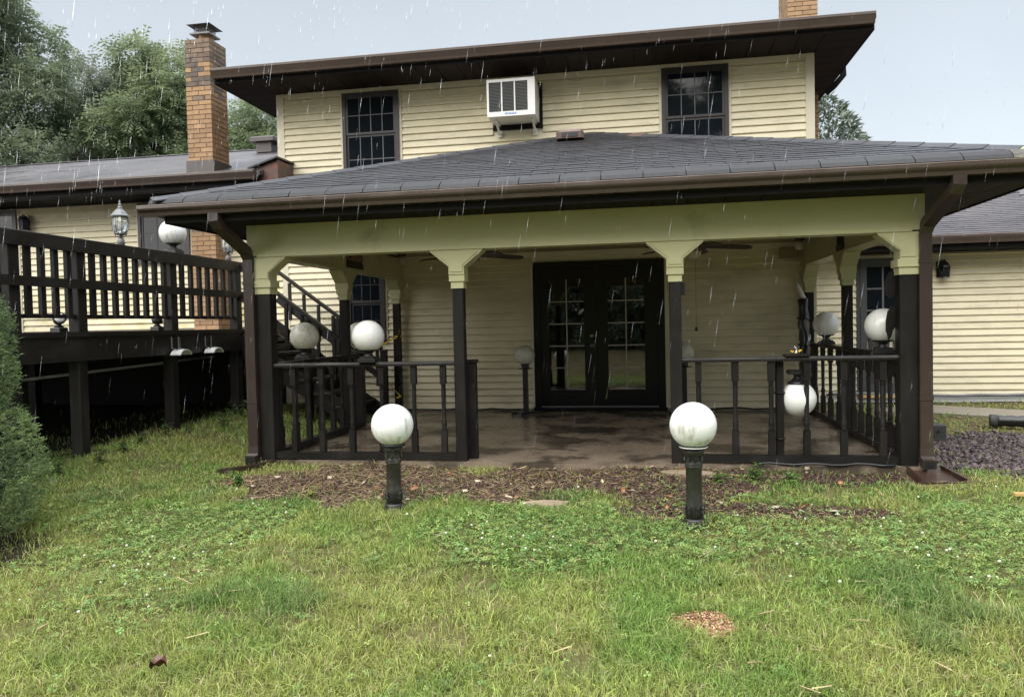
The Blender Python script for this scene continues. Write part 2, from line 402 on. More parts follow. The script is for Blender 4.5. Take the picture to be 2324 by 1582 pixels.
# ------------------------------------------------------------------ setting: ground, patio slab, path
xs = np.concatenate([-np.geomspace(220, 10, 24), np.arange(-9.6, 8.01, 0.075), np.geomspace(8.6, 220, 24)])
ys = np.concatenate([-np.geomspace(220, 4, 22), np.arange(-3, 2.0, 0.5), np.arange(2.0, 12.61, 0.075), np.geomspace(13.2, 260, 24)])
gx, gy = np.meshgrid(xs, ys, indexing='ij')
gzz = ground_z(gx, gy) + 0.008 * (fnoise(gx * 7, gy * 7, 21) - 0.5)
gzz = np.where((gx > XL - 0.05) & (gx < XR + 0.05) & (gy > 6.86) & (gy < 11.2), -0.2, gzz)
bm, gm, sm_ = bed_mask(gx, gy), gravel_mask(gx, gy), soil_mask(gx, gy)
n1 = fnoise(gx * 9, gy * 9, 31)[..., None]
lawn = np.array([0.120, 0.105, 0.050]) * (0.55 + 0.9 * n1)
mul = np.array([0.085, 0.050, 0.036]) * (0.5 + n1); grv = np.array([0.075, 0.052, 0.055]) * (0.5 + n1)
soil = np.array([0.030, 0.025, 0.019]) * (0.6 + 0.8 * n1)  # earth tone darkened to deepen the shade beneath the deck
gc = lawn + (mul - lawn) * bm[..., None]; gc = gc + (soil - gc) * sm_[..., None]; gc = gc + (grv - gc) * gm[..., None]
ni, nj = gx.shape
idx = np.arange(ni * nj).reshape(ni, nj)
gf = np.stack([idx[:-1,:-1], idx[1:,:-1], idx[1:,1:], idx[:-1,1:]], -1).reshape(-1, 4)
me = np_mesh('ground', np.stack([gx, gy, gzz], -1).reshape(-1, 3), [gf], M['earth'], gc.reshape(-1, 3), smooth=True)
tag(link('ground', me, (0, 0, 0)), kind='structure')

slab = MB(); slab.box(XL - 0.12, XR + 0.12, 6.80, YW - 0.03, -0.16, 0.0)
tag(slab.build('patio', M['patio']), kind='structure')
pth = MB()
pp = [(3.0,11.05),(3.9,11.45),(4.7,10.85),(6.0,10.2),(8.5,9.5),(8.5,8.9),(6.0,9.35),(4.4,9.95),(3.5,10.55),(2.9,10.75)]
pth.extrude(pp, 'z', -0.08, 0.012); tag(pth.build('path', M['path']), kind='structure')

# ------------------------------------------------------------------ the house
HOUSE = empty('house', (-1.6, 14.0, 0.0), 'two storey house with cream lap siding, brown trim and low wings either side', 'house')
PITCH = 0.0985

def siding(parent, x0, x1, z0, z1, y, openings, m, m2=None, zsplit=None):
    """one object per lapped course, cut at the openings"""
    z = z0
    while z < z1 - 0.01:
        zt = min(z + PITCH, z1)
        segs = [(x0, x1)]
        for (a, b, c, d) in openings:
            if d > z + 0.02 and c < zt - 0.02:
                ns = []
                for s0, s1 in segs:
                    if b <= s0 or a >= s1: ns.append((s0, s1)); continue
                    if a - s0 > 0.03: ns.append((s0, a))
                    if s1 - b > 0.03: ns.append((b, s1))
                segs = ns
        for s0, s1 in segs:
            # long walls are hung in lengths with a lap joint
            cuts = [s0]
            if s1 - s0 > 4.2: cuts.append(s0 + (s1 - s0) * random.uniform(0.35, 0.65))
            cuts.append(s1)
            for a, b in zip(cuts[:-1], cuts[1:]):
                p = MB(); dy = random.uniform(-0.0012, 0.0012)
                p.extrude([(y, z), (y - 0.028 + dy, z + 0.001), (y - 0.029 + dy, z + 0.010), (y - 0.004, zt), (y, zt)], 'x', a + 0.001, b - 0.001)
                mm = m2 if (m2 and zt < zsplit) else m
                p.build('siding_board', mm, parent)
        z += PITCH

def window(parent, x0, x1, z0, z1, y, cols, rows, split=None, fm='window_frame', mm='muntin', face=0.055, sashes=2, pane='pane'):
    """hung window: frame > stiles; sash panes and muntins as sub-parts"""
    w = MB(); t = 0.05
    w.box(x0, x0 + t, y - 0.06, y + 0.02, z0, z1); w.box(x1 - t, x1, y - 0.06, y + 0.02, z0, z1)
    w.box(x0 + t, x1 - t, y - 0.06, y + 0.02, z1 - t, z1); w.box(x0 - 0.01, x1 + 0.01, y - 0.075, y + 0.02, z0 - 0.03, z0 + 0.02)
    o = w.build('window', M[fm], parent)
    for ca in (x0 - 0.035, x1):
        jb = MB(); jb.box(ca, ca + 0.035, y - 0.035, y, z0 - 0.03, z1); jb.build('casing', M['trim'], o)
    zs = [z0 + 0.02, split if split else (z0 + z1) / 2, z1 - t] if sashes == 2 else [z0 + 0.02, z1 - t]
    for k in range(len(zs) - 1):
        yo = y - 0.012 - (0.016 if k == 0 and sashes == 2 else 0.034) if False else (y - 0.014 if k == 0 and sashes == 2 else y - 0.032)
        a, b, c, d = x0 + t, x1 - t, zs[k], zs[k + 1]; s = 0.034
        sh = MB()
        sh.box(a, a + s, yo - 0.013, yo + 0.013, c, d); sh.box(b - s, b, yo - 0.013, yo + 0.013, c, d)
        sh.box(a + s, b - s, yo - 0.013, yo + 0.013, c, c + s); sh.box(a + s, b - s, yo - 0.013, yo + 0.013, d - s, d)
        sh.build('sash', M[fm], o)
        a += s; b -= s; c += s; d -= s
        dx = (b - a) / cols; dz = (d - c) / rows
        for i in range(cols):
            for j in range(rows):
                p = MB(); p.box(a + i*dx + 0.002, a + (i+1)*dx - 0.002, yo - 0.003, yo + 0.003, c + j*dz + 0.002, c + (j+1)*dz - 0.002)
                p.build('pane', M[pane], o)
        for i in range(1, cols):
            p = MB(); p.box(a + i*dx - 0.006, a + i*dx + 0.006, yo - 0.007, yo + 0.005, c, d); p.build('muntin', M[mm], o)
        for j in range(1, rows):
            p = MB(); p.box(a, b, yo - 0.0065, yo + 0.0045, c + j*dz - 0.006, c + j*dz + 0.006); p.build('muntin', M[mm], o)
    return o

# --- cores of the three masses
wm = MB(); wm.box(-5.44, 2.22, YW, 18.0, -0.15, 4.78); WALL = wm.build('wall', M['trim'], HOUSE)
wlw = MB(); wlw.box(-14.0, -5.442, YW + 0.003, 17.5, 1.10, 3.29); WALLL = wlw.build('wall', M['trim'], HOUSE); tag(WALLL, 'wall of the low wing behind the raised deck')
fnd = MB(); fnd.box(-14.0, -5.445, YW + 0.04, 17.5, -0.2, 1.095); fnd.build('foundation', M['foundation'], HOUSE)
wrw = MB(); wrw.box(2.224, 9.0, YR, 17.5, -0.15, 2.16); WALLR = wrw.build('wall', M['trim'], HOUSE); tag(WALLR, 'set back wall of the low wing')

W1 = (-4.41, -3.54, 3.36, 4.715); W2 = (0.237, 1.13, 3.36, 4.72); WG = (-4.41, -3.83, 1.06, 2.20)
DR = (-1.61, 0.235, 0.0, 2.125); ACO = (-2.14, -1.42, 4.03, 4.66)
g_ = 0.036
def grow(o, l=g_, r=g_, b=0.03): return (o[0] - l, o[1] + r, o[2] - b, o[3] + 0.002)
siding(WALL, -5.35, 2.13, 0.03, 4.70, YW - 0.001, [grow(W1), grow(W2), grow(WG), grow(DR), ACO], M['siding'])
for x0, x1 in ((-5.445, -5.35), (2.13, 2.225)):
    t = MB(); t.box(x0, x1, YW - 0.028, YW + 0.0, -0.02, 4.779); t.build('corner_trim', M['trim'], WALL)
t = MB(); t.box(2.2205, 2.2445, YW - 0.027, YW + 0.10, -0.02, 4.779); t.build('corner_trim', M['trim'], WALL)
t = MB(); t.box(-5.464, -5.4405, YW - 0.027, YW + 0.10, 3.5, 4.779); t.build('corner_trim', M['trim'], WALL)
fz = MB(); fz.box(-5.35, 2.13, YW - 0.024, YW, 4.722, 4.779); fz.build('frieze_board', M['trim'], WALL)
WL1 = (-7.84, -6.96, 2.36, 3.27); WLD = (-11.3, -10.02, 1.28, 3.27)
siding(WALLL, -13.9, -5.45, 1.30, 3.285, YW + 0.002, [grow(WL1), grow(WLD), (-6.76, -6.31, 1.0, 4)], M['siding'], M['siding_mossy'], 2.2)
WRD = (3.10, 3.96, 0.10, 2.10)
siding(WALLR, 2.26, 8.9, 0.06, 2.15, YR - 0.001, [grow(WRD, 0.05, 0.05)], M['siding'])
bs = MB(); bs.box(2.26, 8.9, YR - 0.03, YR - 0.002, -0.02, 0.058); bs.build('skirt_board', M['white_metal'], WALLR)

window(HOUSE, *W1[:2], W1[2], W1[3], YW, 4, 2, 4.10)
window(HOUSE, *W2[:2], W2[2], W2[3], YW, 4, 2, 4.03)
window(HOUSE, *WG[:2], WG[2], WG[3], YW, 3, 2, 1.62, mm='window_frame')
window(HOUSE, *WL1[:2], WL1[2], WL1[3], YW + 0.003, 3, 2, None, mm='window_frame', sashes=1)
window(HOUSE, *WLD[:2], WLD[2], WLD[3], YW + 0.003, 2, 1, None, fm='window_frame', mm='window_frame', sashes=1)

# --- french doors under the pavilion
dm = MB(); x0, x1, z0, z1 = DR
dm.box(x0, x0 + 0.10, YW - 0.05, YW + 0.02, 0.005, z1); dm.box(x1 - 0.10, x1, YW - 0.05, YW + 0.02, 0.005, z1)
dm.box(x0 + 0.10, x1 - 0.10, YW - 0.05, YW + 0.02, z1 - 0.10, z1)
FD = dm.build('french_door', M['door'], HOUSE)
xm = (x0 + x1) / 2 - 0.02
t = MB(); t.box(x0 - 0.02, x1 + 0.02, YW - 0.11, YW - 0.001, 0.004, 0.055); t.build('threshold', M['door'], FD)
t = MB(); t.box(x0 + 0.1, x1 - 0.1, YW - 0.07, YW - 0.02, 0.056, 0.075); t.build('sill', M['grey_metal'], FD)
for ca in (x0 - 0.036, x1 + 0.001):
    t = MB(); t.box(ca, ca + 0.035, YW - 0.04, YW, 0.001, z1); t.build('casing', M['trim'], FD)
for (a, b, ga, gb) in ((x0 + 0.105, xm - 0.003, -1.385, -0.885), (xm + 0.003, x1 - 0.105, -0.555, -0.045)):
    l = MB(); zb, zt, g0, g1 = 0.078, z1 - 0.105, 0.30, 1.87
    l.box(a, ga, YW - 0.045, YW - 0.005, zb, zt); l.box(gb, b, YW - 0.045, YW - 0.005, zb, zt)
    l.box(ga, gb, YW - 0.045, YW - 0.005, zb, g0); l.box(ga, gb, YW - 0.045, YW - 0.005, g1, zt)
    l.box(ga + 0.05, gb - 0.05, YW - 0.052, YW - 0.0455, zb + 0.03, g0 - 0.04)
    l.build('door_leaf', M['door'], FD)
    dx = (gb - ga) / 2; dz = (g1 - g0) / 5
    for i in range(2):
        for j in range(5):
            p = MB(); p.box(ga + i*dx + 0.001, ga + (i+1)*dx - 0.001, YW - 0.028, YW - 0.022, g0 + j*dz + 0.001, g0 + (j+1)*dz - 0.001)
            p.build('pane', M['door_pane'], FD)
    p = MB(); p.box(ga + dx - 0.008, ga + dx + 0.008, YW - 0.034, YW - 0.018, g0, g1); p.build('muntin', M['muntin_pale'], FD)
    for j in range(1, 5):
        p = MB(); p.box(ga, gb, YW - 0.033, YW - 0.019, g0 + j*dz - 0.008, g0 + j*dz + 0.008); p.build('muntin', M['muntin_pale'], FD)
k = MB(); k.lathe([(0.028, 0), (0.030, 0.012), (0.012, 0.02), (0.026, 0.045), (0.028, 0.06), (0.012, 0.072)], (0, 0, 0), 12)
km = k.mesh('door_knob', M['grey_metal']); o = link('door_knob', km, (xm - 0.075, YW - 0.045, 0.93), FD, (math.radians(90), 0, 0))
k = MB(); k.lathe([(0.026, 0), (0.026, 0.012), (0.018, 0.02)], (0, 0, 0), 12)
M['brass'] = mat('brass', (0.45, 0.30, 0.10), 0.3, 0.1, 9, metal=0.8)
link('deadbolt', k.mesh('deadbolt', M['brass']), (xm - 0.075, YW - 0.045, 1.07), FD, (math.radians(90), 0, 0))

# --- storm door in the set back wall
x0, x1, z0, z1 = WRD; d = MB()
d.box(x0, x0 + 0.09, YR - 0.05, YR + 0.01, z0, z1); d.box(x1 - 0.09, x1, YR - 0.05, YR + 0.01, z0, z1)
d.box(x0 + 0.09, x1 - 0.09, YR - 0.05, YR + 0.01, z1 - 0.12, z1)
d.box(x0 + 0.09, x1 - 0.09, YR - 0.05, YR + 0.01, 0.93, 1.02); d.box(x0 + 0.09, x1 - 0.09, YR - 0.05, YR + 0.01, z0, z0 + 0.16)
SD = d.build('storm_door', M['storm_door'], HOUSE)
gx0, gx1 = x0 + 0.09, x1 - 0.09; w = (gx1 - gx0) / 3
for i in range(3):
    for j in range(3):
        zz = 1.02 + j * 0.32
        p = MB(); p.box(gx0 + i*w + 0.002, gx0 + (i+1)*w - 0.002, YR - 0.03, YR - 0.024, zz + 0.002, min(zz + 0.318, z1 - 0.122)); p.build('pane', M['pane'], SD)
for i in (1, 2):
    p = MB(); p.box(gx0 + i*w - 0.012, gx0 + i*w + 0.012, YR - 0.036, YR - 0.018, 1.02, z1 - 0.12); p.build('muntin', M['muntin'], SD)
    p = MB(); p.box(gx0, gx1, YR - 0.035, YR - 0.019, 1.02 + i*0.32 - 0.012, 1.02 + i*0.32 + 0.012); p.build('muntin', M['muntin'], SD)
for i in range(2):
    p = MB(); ww = (gx1 - gx0) / 2; p.box(gx0 + i*ww + 0.03, gx0 + (i+1)*ww - 0.03, YR - 0.042, YR - 0.006, z0 + 0.17, 0.92); p.build('door_panel', M['window_frame'], SD)
t = MB(); t.box(x0 - 0.04, x1 + 0.05, YR - 0.10, YR - 0.005, 0.055, z0 - 0.001); t.build('threshold', M['tan_tile'], SD)
for ca in (x0 - 0.05, x1 + 0.001):
    t = MB(); t.box(ca, ca + 0.049, YR - 0.04, YR, z0, z1); t.build('casing', M['storm_door'], SD)

# --- roofs
def hip_roof(name, x0, x1, y0, y1, z0, s, m, parent, th=0.05):
    """hip roof slab over a rectangle, eaves at z0, rise per run s"""
    hw = min(x1 - x0, y1 - y0) / 2
    if (x1 - x0) >= (y1 - y0): r0, r1 = (x0 + hw, (y0 + y1) / 2), (x1 - hw, (y0 + y1) / 2)
    else: r0, r1 = ((x0 + x1) / 2, y0 + hw), ((x0 + x1) / 2, y1 - hw)
    zr = z0 + s * hw; b = MB()
    V = [(x0,y0,z0),(x1,y0,z0),(x1,y1,z0),(x0,y1,z0),(r0[0],r0[1],zr),(r1[0],r1[1],zr)]
    V += [(a, b_, c - th) for a, b_, c in V]
    top = [(0,1,5,4),(2,3,4,5),(1,2,5),(3,0,4)] if (x1-x0) >= (y1-y0) else [(0,1,4),(2,3,5),(1,2,5,4),(3,0,4,5)]
    F = top + [tuple(i + 6 for i in reversed(f)) for f in top] + [(1,0,6,7),(2,1,7,8),(3,2,8,9),(0,3,9,6)]
    b.add(V, F); return b.build(name, m, parent)
HX0, HX1, HY0, HZ = -6.04, 2.79, 10.24, 4.78
ROOF = hip_roof('roof', HX0 - 0.03, HX1 + 0.03, HY0 - 0.05, 18.7, 4.955, 0.37, M['shingle'], HOUSE)
# first course of tabs peeping over the gutter
n = 27; wdt = (HX1 - HX0) / n
tab = MB(); tab.box(-wdt/2 + 0.004, wdt/2 - 0.004, 0, 0.15, 0, 0.012); tabm = tab.mesh('shingle', M['shingle'])
for i in range(n):
    link('shingle', tabm, (HX0 + (i + 0.5) * wdt, HY0 - 0.062, 4.953 + random.uniform(-.003, .003)), ROOF, (math.atan(0.37), 0, 0))

def soffit(parent, m, rects):
    """rects: (x0,x1,y0,y1,z,axis,pitch) strips of ribbed panels, one object each"""
    so = None
    for (x0, x1, y0, y1, z, ax, pit) in rects:
        n = max(1, round(((x1 - x0) if ax == 'x' else (y1 - y0)) / pit)); st = ((x1 - x0) if ax == 'x' else (y1 - y0)) / n
        if so is None:
            b = MB(); b.box(min(r[0] for r in rects) , max(r[1] for r in rects), y0, y0 + 0.02, z + 0.02, z + 0.06)
            so = b.build('soffit', m, parent)
        for i in range(n):
            p = MB()
            if ax == 'x': a, b_, c, d = x0 + i*st + 0.004, x0 + (i+1)*st - 0.004, y0, y1
            else: a, b_, c, d = x0, x1, y0 + i*st + 0.004, y0 + (i+1)*st - 0.004
            p.box(a, b_, c, d, z, z + 0.012)
            p.build('soffit_panel', m, so)
    return so
soffit(HOUSE, M['soffit'], [(-5.46, 2.24, HY0, YW - 0.03, HZ + 0.002, 'x', 0.30),
                            (HX0, -5.466, HY0, 18.0, HZ + 0.002, 'y', 0.30), (2.246, HX1, HY0, 18.0, HZ + 0.002, 'y', 0.30)])
def fascia_gutter(parent, x0, x1, yf, z0, z1, lip, gut_drop, ends=True, gx0=None, gx1=None):
    f = MB(); f.box(x0, x1, yf - 0.022, yf, z0, z1); f.build('fascia', M['soffit_dark'], parent)
    y = yf - 0.0225; zb = lip - gut_drop
    prof = [(y, lip - 0.006), (y, zb), (y - 0.075, zb), (y - 0.080, zb + 0.012), (y - 0.085, zb + 0.030), (y - 0.112, lip - 0.038),
            (y - 0.120, lip - 0.024), (y - 0.120, lip), (y - 0.104, lip), (y - 0.104, lip - 0.008), (y - 0.112, lip - 0.010), (y - 0.108, lip - 0.026), (y - 0.076, zb + 0.032), (y - 0.068, zb + 0.008), (y - 0.006, zb + 0.008), (y - 0.006, lip - 0.006)]
    a, b_ = gx0 if gx0 is not None else x0, gx1 if gx1 is not None else x1
    g = MB(); g.extrude(prof, 'x', a, b_)
    if ends:
        cap = [(y, lip - 0.004), (y, zb), (y - 0.075, zb), (y - 0.085, zb + 0.030), (y - 0.120, lip - 0.024), (y - 0.120, lip)]
        for q in (a - 0.004, b_): g.extrude(cap, 'x', q, q + 0.004)
    g.build('gutter', M['gutter'], parent)
    l = MB(); l.box(a - 0.004, b_ + 0.004, y - 0.1225, y - 0.1035, lip + 0.0005, lip + 0.006); l.build('lip_highlight', M['lip_highlight'], parent)
fascia_gutter(HOUSE, HX0, HX1, HY0, HZ - 0.002, 4.93, 4.955, 0.125)
for x in (HX0 - 0.022, HX1):
    f = MB(); f.box(x, x + 0.022, HY0, 18.6, HZ - 0.002, 4.94); f.build('fascia', M['soffit_dark'], HOUSE)
# elbow of a downspout tucked under the right eave
e_ = MB(); e_.rtube([(2.83, 11.9, 4.86), (2.84, 11.9, 4.74), (2.72, 11.9, 4.60), (2.60, 11.9, 4.50)], 0.08, 0.06); e_.build('downspout_elbow', M['soffit_dark'], HOUSE)

# --- left wing roof: low gable with ridge along X
b = MB(); LY0, LZ0, LYR, LZR = 10.30, 3.525, 14.2, 4.80
b.extrude([(LY0, LZ0), (LYR, LZR), (18.1, LZ0), (18.1, LZ0 - 0.06), (LYR, LZR - 0.06), (LY0, LZ0 - 0.06)], 'x', -14.5, -5.442)
RL = b.build('roof', M['shingle_brown'], HOUSE); tag(RL, 'low wet roof of the wing behind the deck')
sl = math.atan2(LZR - LZ0, LYR - LY0)
tb = MB(); tb.box(-0.165 + 0.002, 0.165 - 0.002, 0, 0.20, 0, 0.014); tbm = tb.mesh('shingle', M['shingle_brown'])
for i in range(26):
    link('shingle', tbm, (-14.2 + i * 0.33 + 0.1, LY0 - 0.03, LZ0 - 0.008 + random.uniform(-.003, .003)), RL, (sl, 0, 0))
rc = MB(); rc.extrude([(LYR - 0.13, LZR - 0.03), (LYR, LZR + 0.016), (LYR + 0.13, LZR - 0.03)], 'x', -0.148, 0.148); rcm = rc.mesh('ridge_cap', M['shingle_brown'], (0, LYR, LZR))
for i in range(29): link('ridge_cap', rcm, (-14.2 + i * 0.30, LYR, LZR + 0.004), RL, (0, math.radians(-1.0), 0))
soffit(HOUSE, M['soffit_dark'], [(-14.0, -5.6, LY0 + 0.03, YW, 3.30, 'x', 0.30)])
fascia_gutter(HOUSE, -14.2, -5.56, LY0 + 0.06, 3.298, 3.49, 3.535, 0.12, gx1=-5.50)
# brown return board where the wing's eave dies into the tall wall
rb = MB(); rb.add([(-5.60,10.42,3.30),(-5.22,10.42,3.30),(-5.22,10.42,3.70),(-5.60,10.42,3.58),(-5.60,YW-0.03,3.30),(-5.22,YW-0.03,3.30),(-5.22,YW-0.03,3.70),(-5.60,YW-0.03,3.58)],
     [(0,1,2,3),(7,6,5,4),(1,0,4,5),(2,1,5,6),(3,2,6,7),(0,3,7,4)])
rb.build('return_board', M['red_brown'], HOUSE)
rt = MB(); rt.add([(-5.66,10.36,3.575),(-5.20,10.36,3.715),(-5.20,YW-0.03,3.73),(-5.66,YW-0.03,3.70),(-5.66,10.36,3.60),(-5.20,10.36,3.74),(-5.20,YW-0.03,3.755),(-5.66,YW-0.03,3.725)],
     [(3,2,1,0),(4,5,6,7),(0,1,5,4),(1,2,6,5),(2,3,7,6),(3,0,4,7)]); rt.build('return_cap', M['shingle'], HOUSE)
v = MB(); v.cbox(-7.22, -6.72, 13.30, 13.75, 4.74, 4.83, 0.02); v.box(-7.12, -6.82, 13.38, 13.68, 4.55, 4.74); v.build('roof_vent', M['flashing'], HOUSE)

# --- right wing roof
b = MB(); RY0, RZ0, RYR, RZR = 11.60, 2.335, 15.1, 3.50
b.extrude([(RY0, RZ0), (RYR, RZR), (18.4, RZ0), (18.4, RZ0 - 0.06), (RYR, RZR - 0.06), (RY0, RZ0 - 0.06)], 'x', 2.30, 9.4)
RR = b.build('roof', M['shingle_brown'], HOUSE); tag(RR, 'low shingled roof of the set back wing')
sl = math.atan2(RZR - RZ0, RYR - RY0); L_ = math.hypot(RYR - RY0, RZR - RZ0)
sh = MB(); sh.add([(-0.1505,0,0.0),(0.1505,0,0.0),(0.1505,0.155,0.001),(-0.1505,0.155,0.001),(-0.1505,0,0.012),(0.1505,0,0.012),(0.1505,0.155,0.004),(-0.1505,0.155,0.004)],
     [(3,2,1,0),(4,5,6,7),(0,1,5,4),(1,2,6,5),(2,3,7,6),(3,0,4,7)])
SHM = sh.mesh('shingle', M['shingle_brown'])
for r in range(27):
    for c in range(10):
        s = 0.005 + r * 0.135
        x = 3.25 + c * 0.305 + (0.1525 if r % 2 else 0) + random.uniform(-.004, .004)
        link('shingle', SHM, (x, RY0 - 0.03 + s * math.cos(sl), RZ0 - 0.008 + s * math.sin(sl) + random.uniform(0, .002)), RR, (sl, 0, random.uniform(-.006, .006)))
soffit(HOUSE, M['soffit_dark'], [(2.30, 9.0, RY0 + 0.03, YR, 2.165, 'x', 0.30)])
fascia_gutter(HOUSE, 2.35, 9.2, RY0 + 0.06, 2.163, 2.31, 2.345, 0.11)

# --- chimneys
def chimney(x0, x1, y0, y1, spans, top, label, faces, sooty):
    BL, BH, BD = (x1 - x0) / round((x1 - x0) / 0.2), 0.0700, 0.095
    c = MB(); c.box(x0 + 0.008, x1 - 0.008, y0 + 0.008, y1 - 0.008, spans[0][0], top - 0.01)
    o = c.build('chimney', M['mortar'], HOUSE); tag(o, label)
    cache = {}
    def brick(xa, xb, ya, yb, za, dark):
        key = (round(xb - xa, 3), round(yb - ya, 3), dark)
        if key not in cache:
            q = MB(); hx, hy, hz = (xb - xa) / 2, (yb - ya) / 2, BH / 2 - 0.0055
            q.cbox(-hx, hx, -hy, hy, -hz, hz, 0.003); cache[key] = q.mesh('brick', M['brick_sooty' if dark else 'brick'])
        link('brick', cache[key], ((xa + xb) / 2 + random.uniform(-.0015, .0015), (ya + yb) / 2 + random.uniform(-.0015, .0015), za + BH / 2), o)
    for (za, zb) in spans:
        nrow = int(round((zb - za) / BH))
        for r in range(nrow):
            z = za + r * BH; dark_p = (z - (top - sooty)) / (sooty * 0.7)
            def run(a0, a1, fixed0, fixed1, alongx, shift):
                p = a0 - (BL / 2 if shift else 0)
                while p < a1 - 0.02:
                    q0, q1 = max(p, a0), min(p + BL, a1)
                    if q1 - q0 > 0.03:
                        if alongx: brick(q0 + 0.0045, q1 - 0.0045, fixed0, fixed1, z, random.random() < dark_p)
                        else: brick(fixed0, fixed1, q0 + 0.0045, q1 - 0.0045, z, random.random() < dark_p)
                    p += BL
            if 'f' in faces: run(x0, x1, y0, y0 + BD, True, r % 2)
            if 'r' in faces: run(y0 + BD + 0.01, y1, x1 - BD, x1, False, (r + 1) % 2)
            if 'l' in faces: run(y0 + BD + 0.01, y1, x0, x0 + BD, False, (r + 1) % 2)
    return o
CH = chimney(-6.745, -6.335, 10.60, 11.06, [(1.27, 2.74), (3.78, 5.60)], 5.60, 'narrow tan brick chimney rising through the wing roof', 'fr', 1.05)
f = MB(); f.box(-6.765, -6.315, 10.58, 11.08, 3.44, 3.80); f.box(-6.80, -6.28, 10.545, 11.2, 3.44, 3.60); f.build('flashing', M['flashing'], CH)
f = MB(); f.lathe([(0.155, 5.59), (0.145, 5.61), (0.14, 5.70)], (-6.54, 10.83, 0), 4, smooth=False); f.build('flue', M['brick'], CH)
f = MB(); f.box(-6.70, -6.38, 10.67, 10.99, 5.70, 5.72); f.build('flue_cap_base', M['grey_metal'], CH)
f = MB()
for i in range(9):
    for (a, b_) in (((-6.65 + i * 0.0275, 10.72), None), ((-6.65 + i * 0.0275, 10.94), None), ((-6.65, 10.72 + i * 0.0275), None), ((-6.43, 10.72 + i * 0.0275), None)):
        f.bar((a[0], a[1], 5.72), (a[0], a[1], 5.84), 0.004, 0.004)
for z in (5.75, 5.78, 5.81):
    f.box(-6.65, -6.43, 10.718, 10.722, z, z + 0.004); f.box(-6.65, -6.43, 10.938, 10.942, z, z + 0.004)
    f.box(-6.652, -6.648, 10.72, 10.94, z, z + 0.004); f.box(-6.432, -6.428, 10.72, 10.94, z, z + 0.004)
f.build('spark_screen', M['grey_metal'], CH)
f = MB(); f.add([(-6.73,10.64,5.835),(-6.35,10.64,5.835),(-6.35,11.02,5.835),(-6.73,11.02,5.835),(-6.54,10.83,5.90)], [(3,2,1,0),(0,1,4),(1,2,4),(2,3,4),(3,0,4)]); f.build('rain_cap', M['flashing'], CH)
CH2 = chimney(2.235, 2.69, 12.80, 13.60, [(3.40, 4.76), (5.70, 6.75)], 6.75, 'tan brick chimney rising behind the tall roof', 'fl', 0.2)

# ------------------------------------------------------------------ the pavilion over the patio
PAV = empty('pavilion', (-0.7, 8.9, 0.0), 'open patio pavilion with hipped shingle roof on dark posts against the house', 'pavilion')
ZB, ZT = 1.955, 2.2465                           # beam underside and top
def post(x, y, h, w, z0=0.001):
    p = MB(); p.cbox(x - w/2, x + w/2, y - w/2, y + w/2, z0, h, 0.006); p.build('post', M['brown_wood'], PAV)
for i, x in enumerate(PX): post(x, YF, ZB + 0.1, 0.14 if i in (0, 3) else 0.102, -0.02 if i in (1, 2) else 0.001)
for x in (XL, XR):
    for y in (YM, YW - 0.13): post(x, y, ZB + 0.1, 0.10)
# beams: boxed cream boards with a lower lip
def beam(a, b_, axis, c):
    m_ = MB()
    if axis == 'x':
        m_.box(a, b_, c - 0.085, c + 0.085, ZB, ZT); m_.build('beam', M['beam'], PAV)
        l = MB(); l.box(a + 0.10, b_ - 0.10, c - 0.094, c + 0.094, ZB - 0.012, ZB + 0.022); l.build('beam_trim', M['beam'], PAV)
    else:
        m_.box(c - 0.085, c + 0.085, a, b_, ZB + 0.001, ZT); m_.build('beam', M['beam'], PAV)
        l = MB(); l.box(c - 0.094, c + 0.094, a, b_, ZB - 0.011, ZB + 0.021); l.build('beam_trim', M['beam'], PAV)
beam(XL - 0.14, XR + 0.12, 'x', YF)
beam(YF + 0.086, YW - 0.03, 'y', XL); beam(YF + 0.086, YW - 0.03, 'y', XR)
# V brackets on the posts with a stepped collar
def bracket(x, y, axis, lo, hi):
    """lo/hi: reach on the negative / positive side"""
    z1, z2, z3 = ZB - 0.013, 1.79, 1.718; hw = 0.072
    def prof(c):
        P = [(c - (lo if lo else hw), z1), (c - (lo if lo else hw), z1 - 0.012 if lo else z2), (c - hw, z2), (c - hw, z3), (c + hw, z3), (c + hw, z2)]
        P += [(c + (hi if hi else hw), z1 - 0.012 if hi else z2), (c + (hi if hi else hw), z1)]
        return P
    d = 0.083
    p = MB(); c, o = (x, y) if axis == 'x' else (y, x)
    p.extrude(prof(c), 'x' if axis == 'y' else 'y', o - d, o + d) if False else None
    ax = 'y' if axis == 'x' else 'x'
    p.extrude(prof(c), ax, o - d, o + d)
    p.build('bracket', M['beam'], PAV)
    # raised face panel
    q = MB(); P = prof(c); cz = sum(v[1] for v in P) / len(P); cc = sum(v[0] for v in P) / len(P)
    P2 = [(cc + (u - cc) * 0.80, cz + (v_ - cz) * 0.82) for u, v_ in P]
    q.extrude(P2, ax, o - d - 0.008, o - d); q.build('bracket_panel', M['beam'], PAV)
def collar(x, y, w):
    c = MB(); c.box(x - w - 0.022, x + w + 0.022, y - w - 0.022, y + w + 0.022, 1.655, 1.7175); c.build('post_collar', M['beam'], PAV)
    c = MB(); c.box(x - w - 0.008, x + w + 0.008, y - w - 0.008, y + w + 0.008, 1.592, 1.6545); c.build('post_collar', M['beam'], PAV)
for i, x in enumerate(PX):
    bracket(x, YF, 'x', 0 if i == 0 else 0.245, 0 if i == 3 else 0.245)
    collar(x, YF, 0.07 if i in (0, 3) else 0.051)
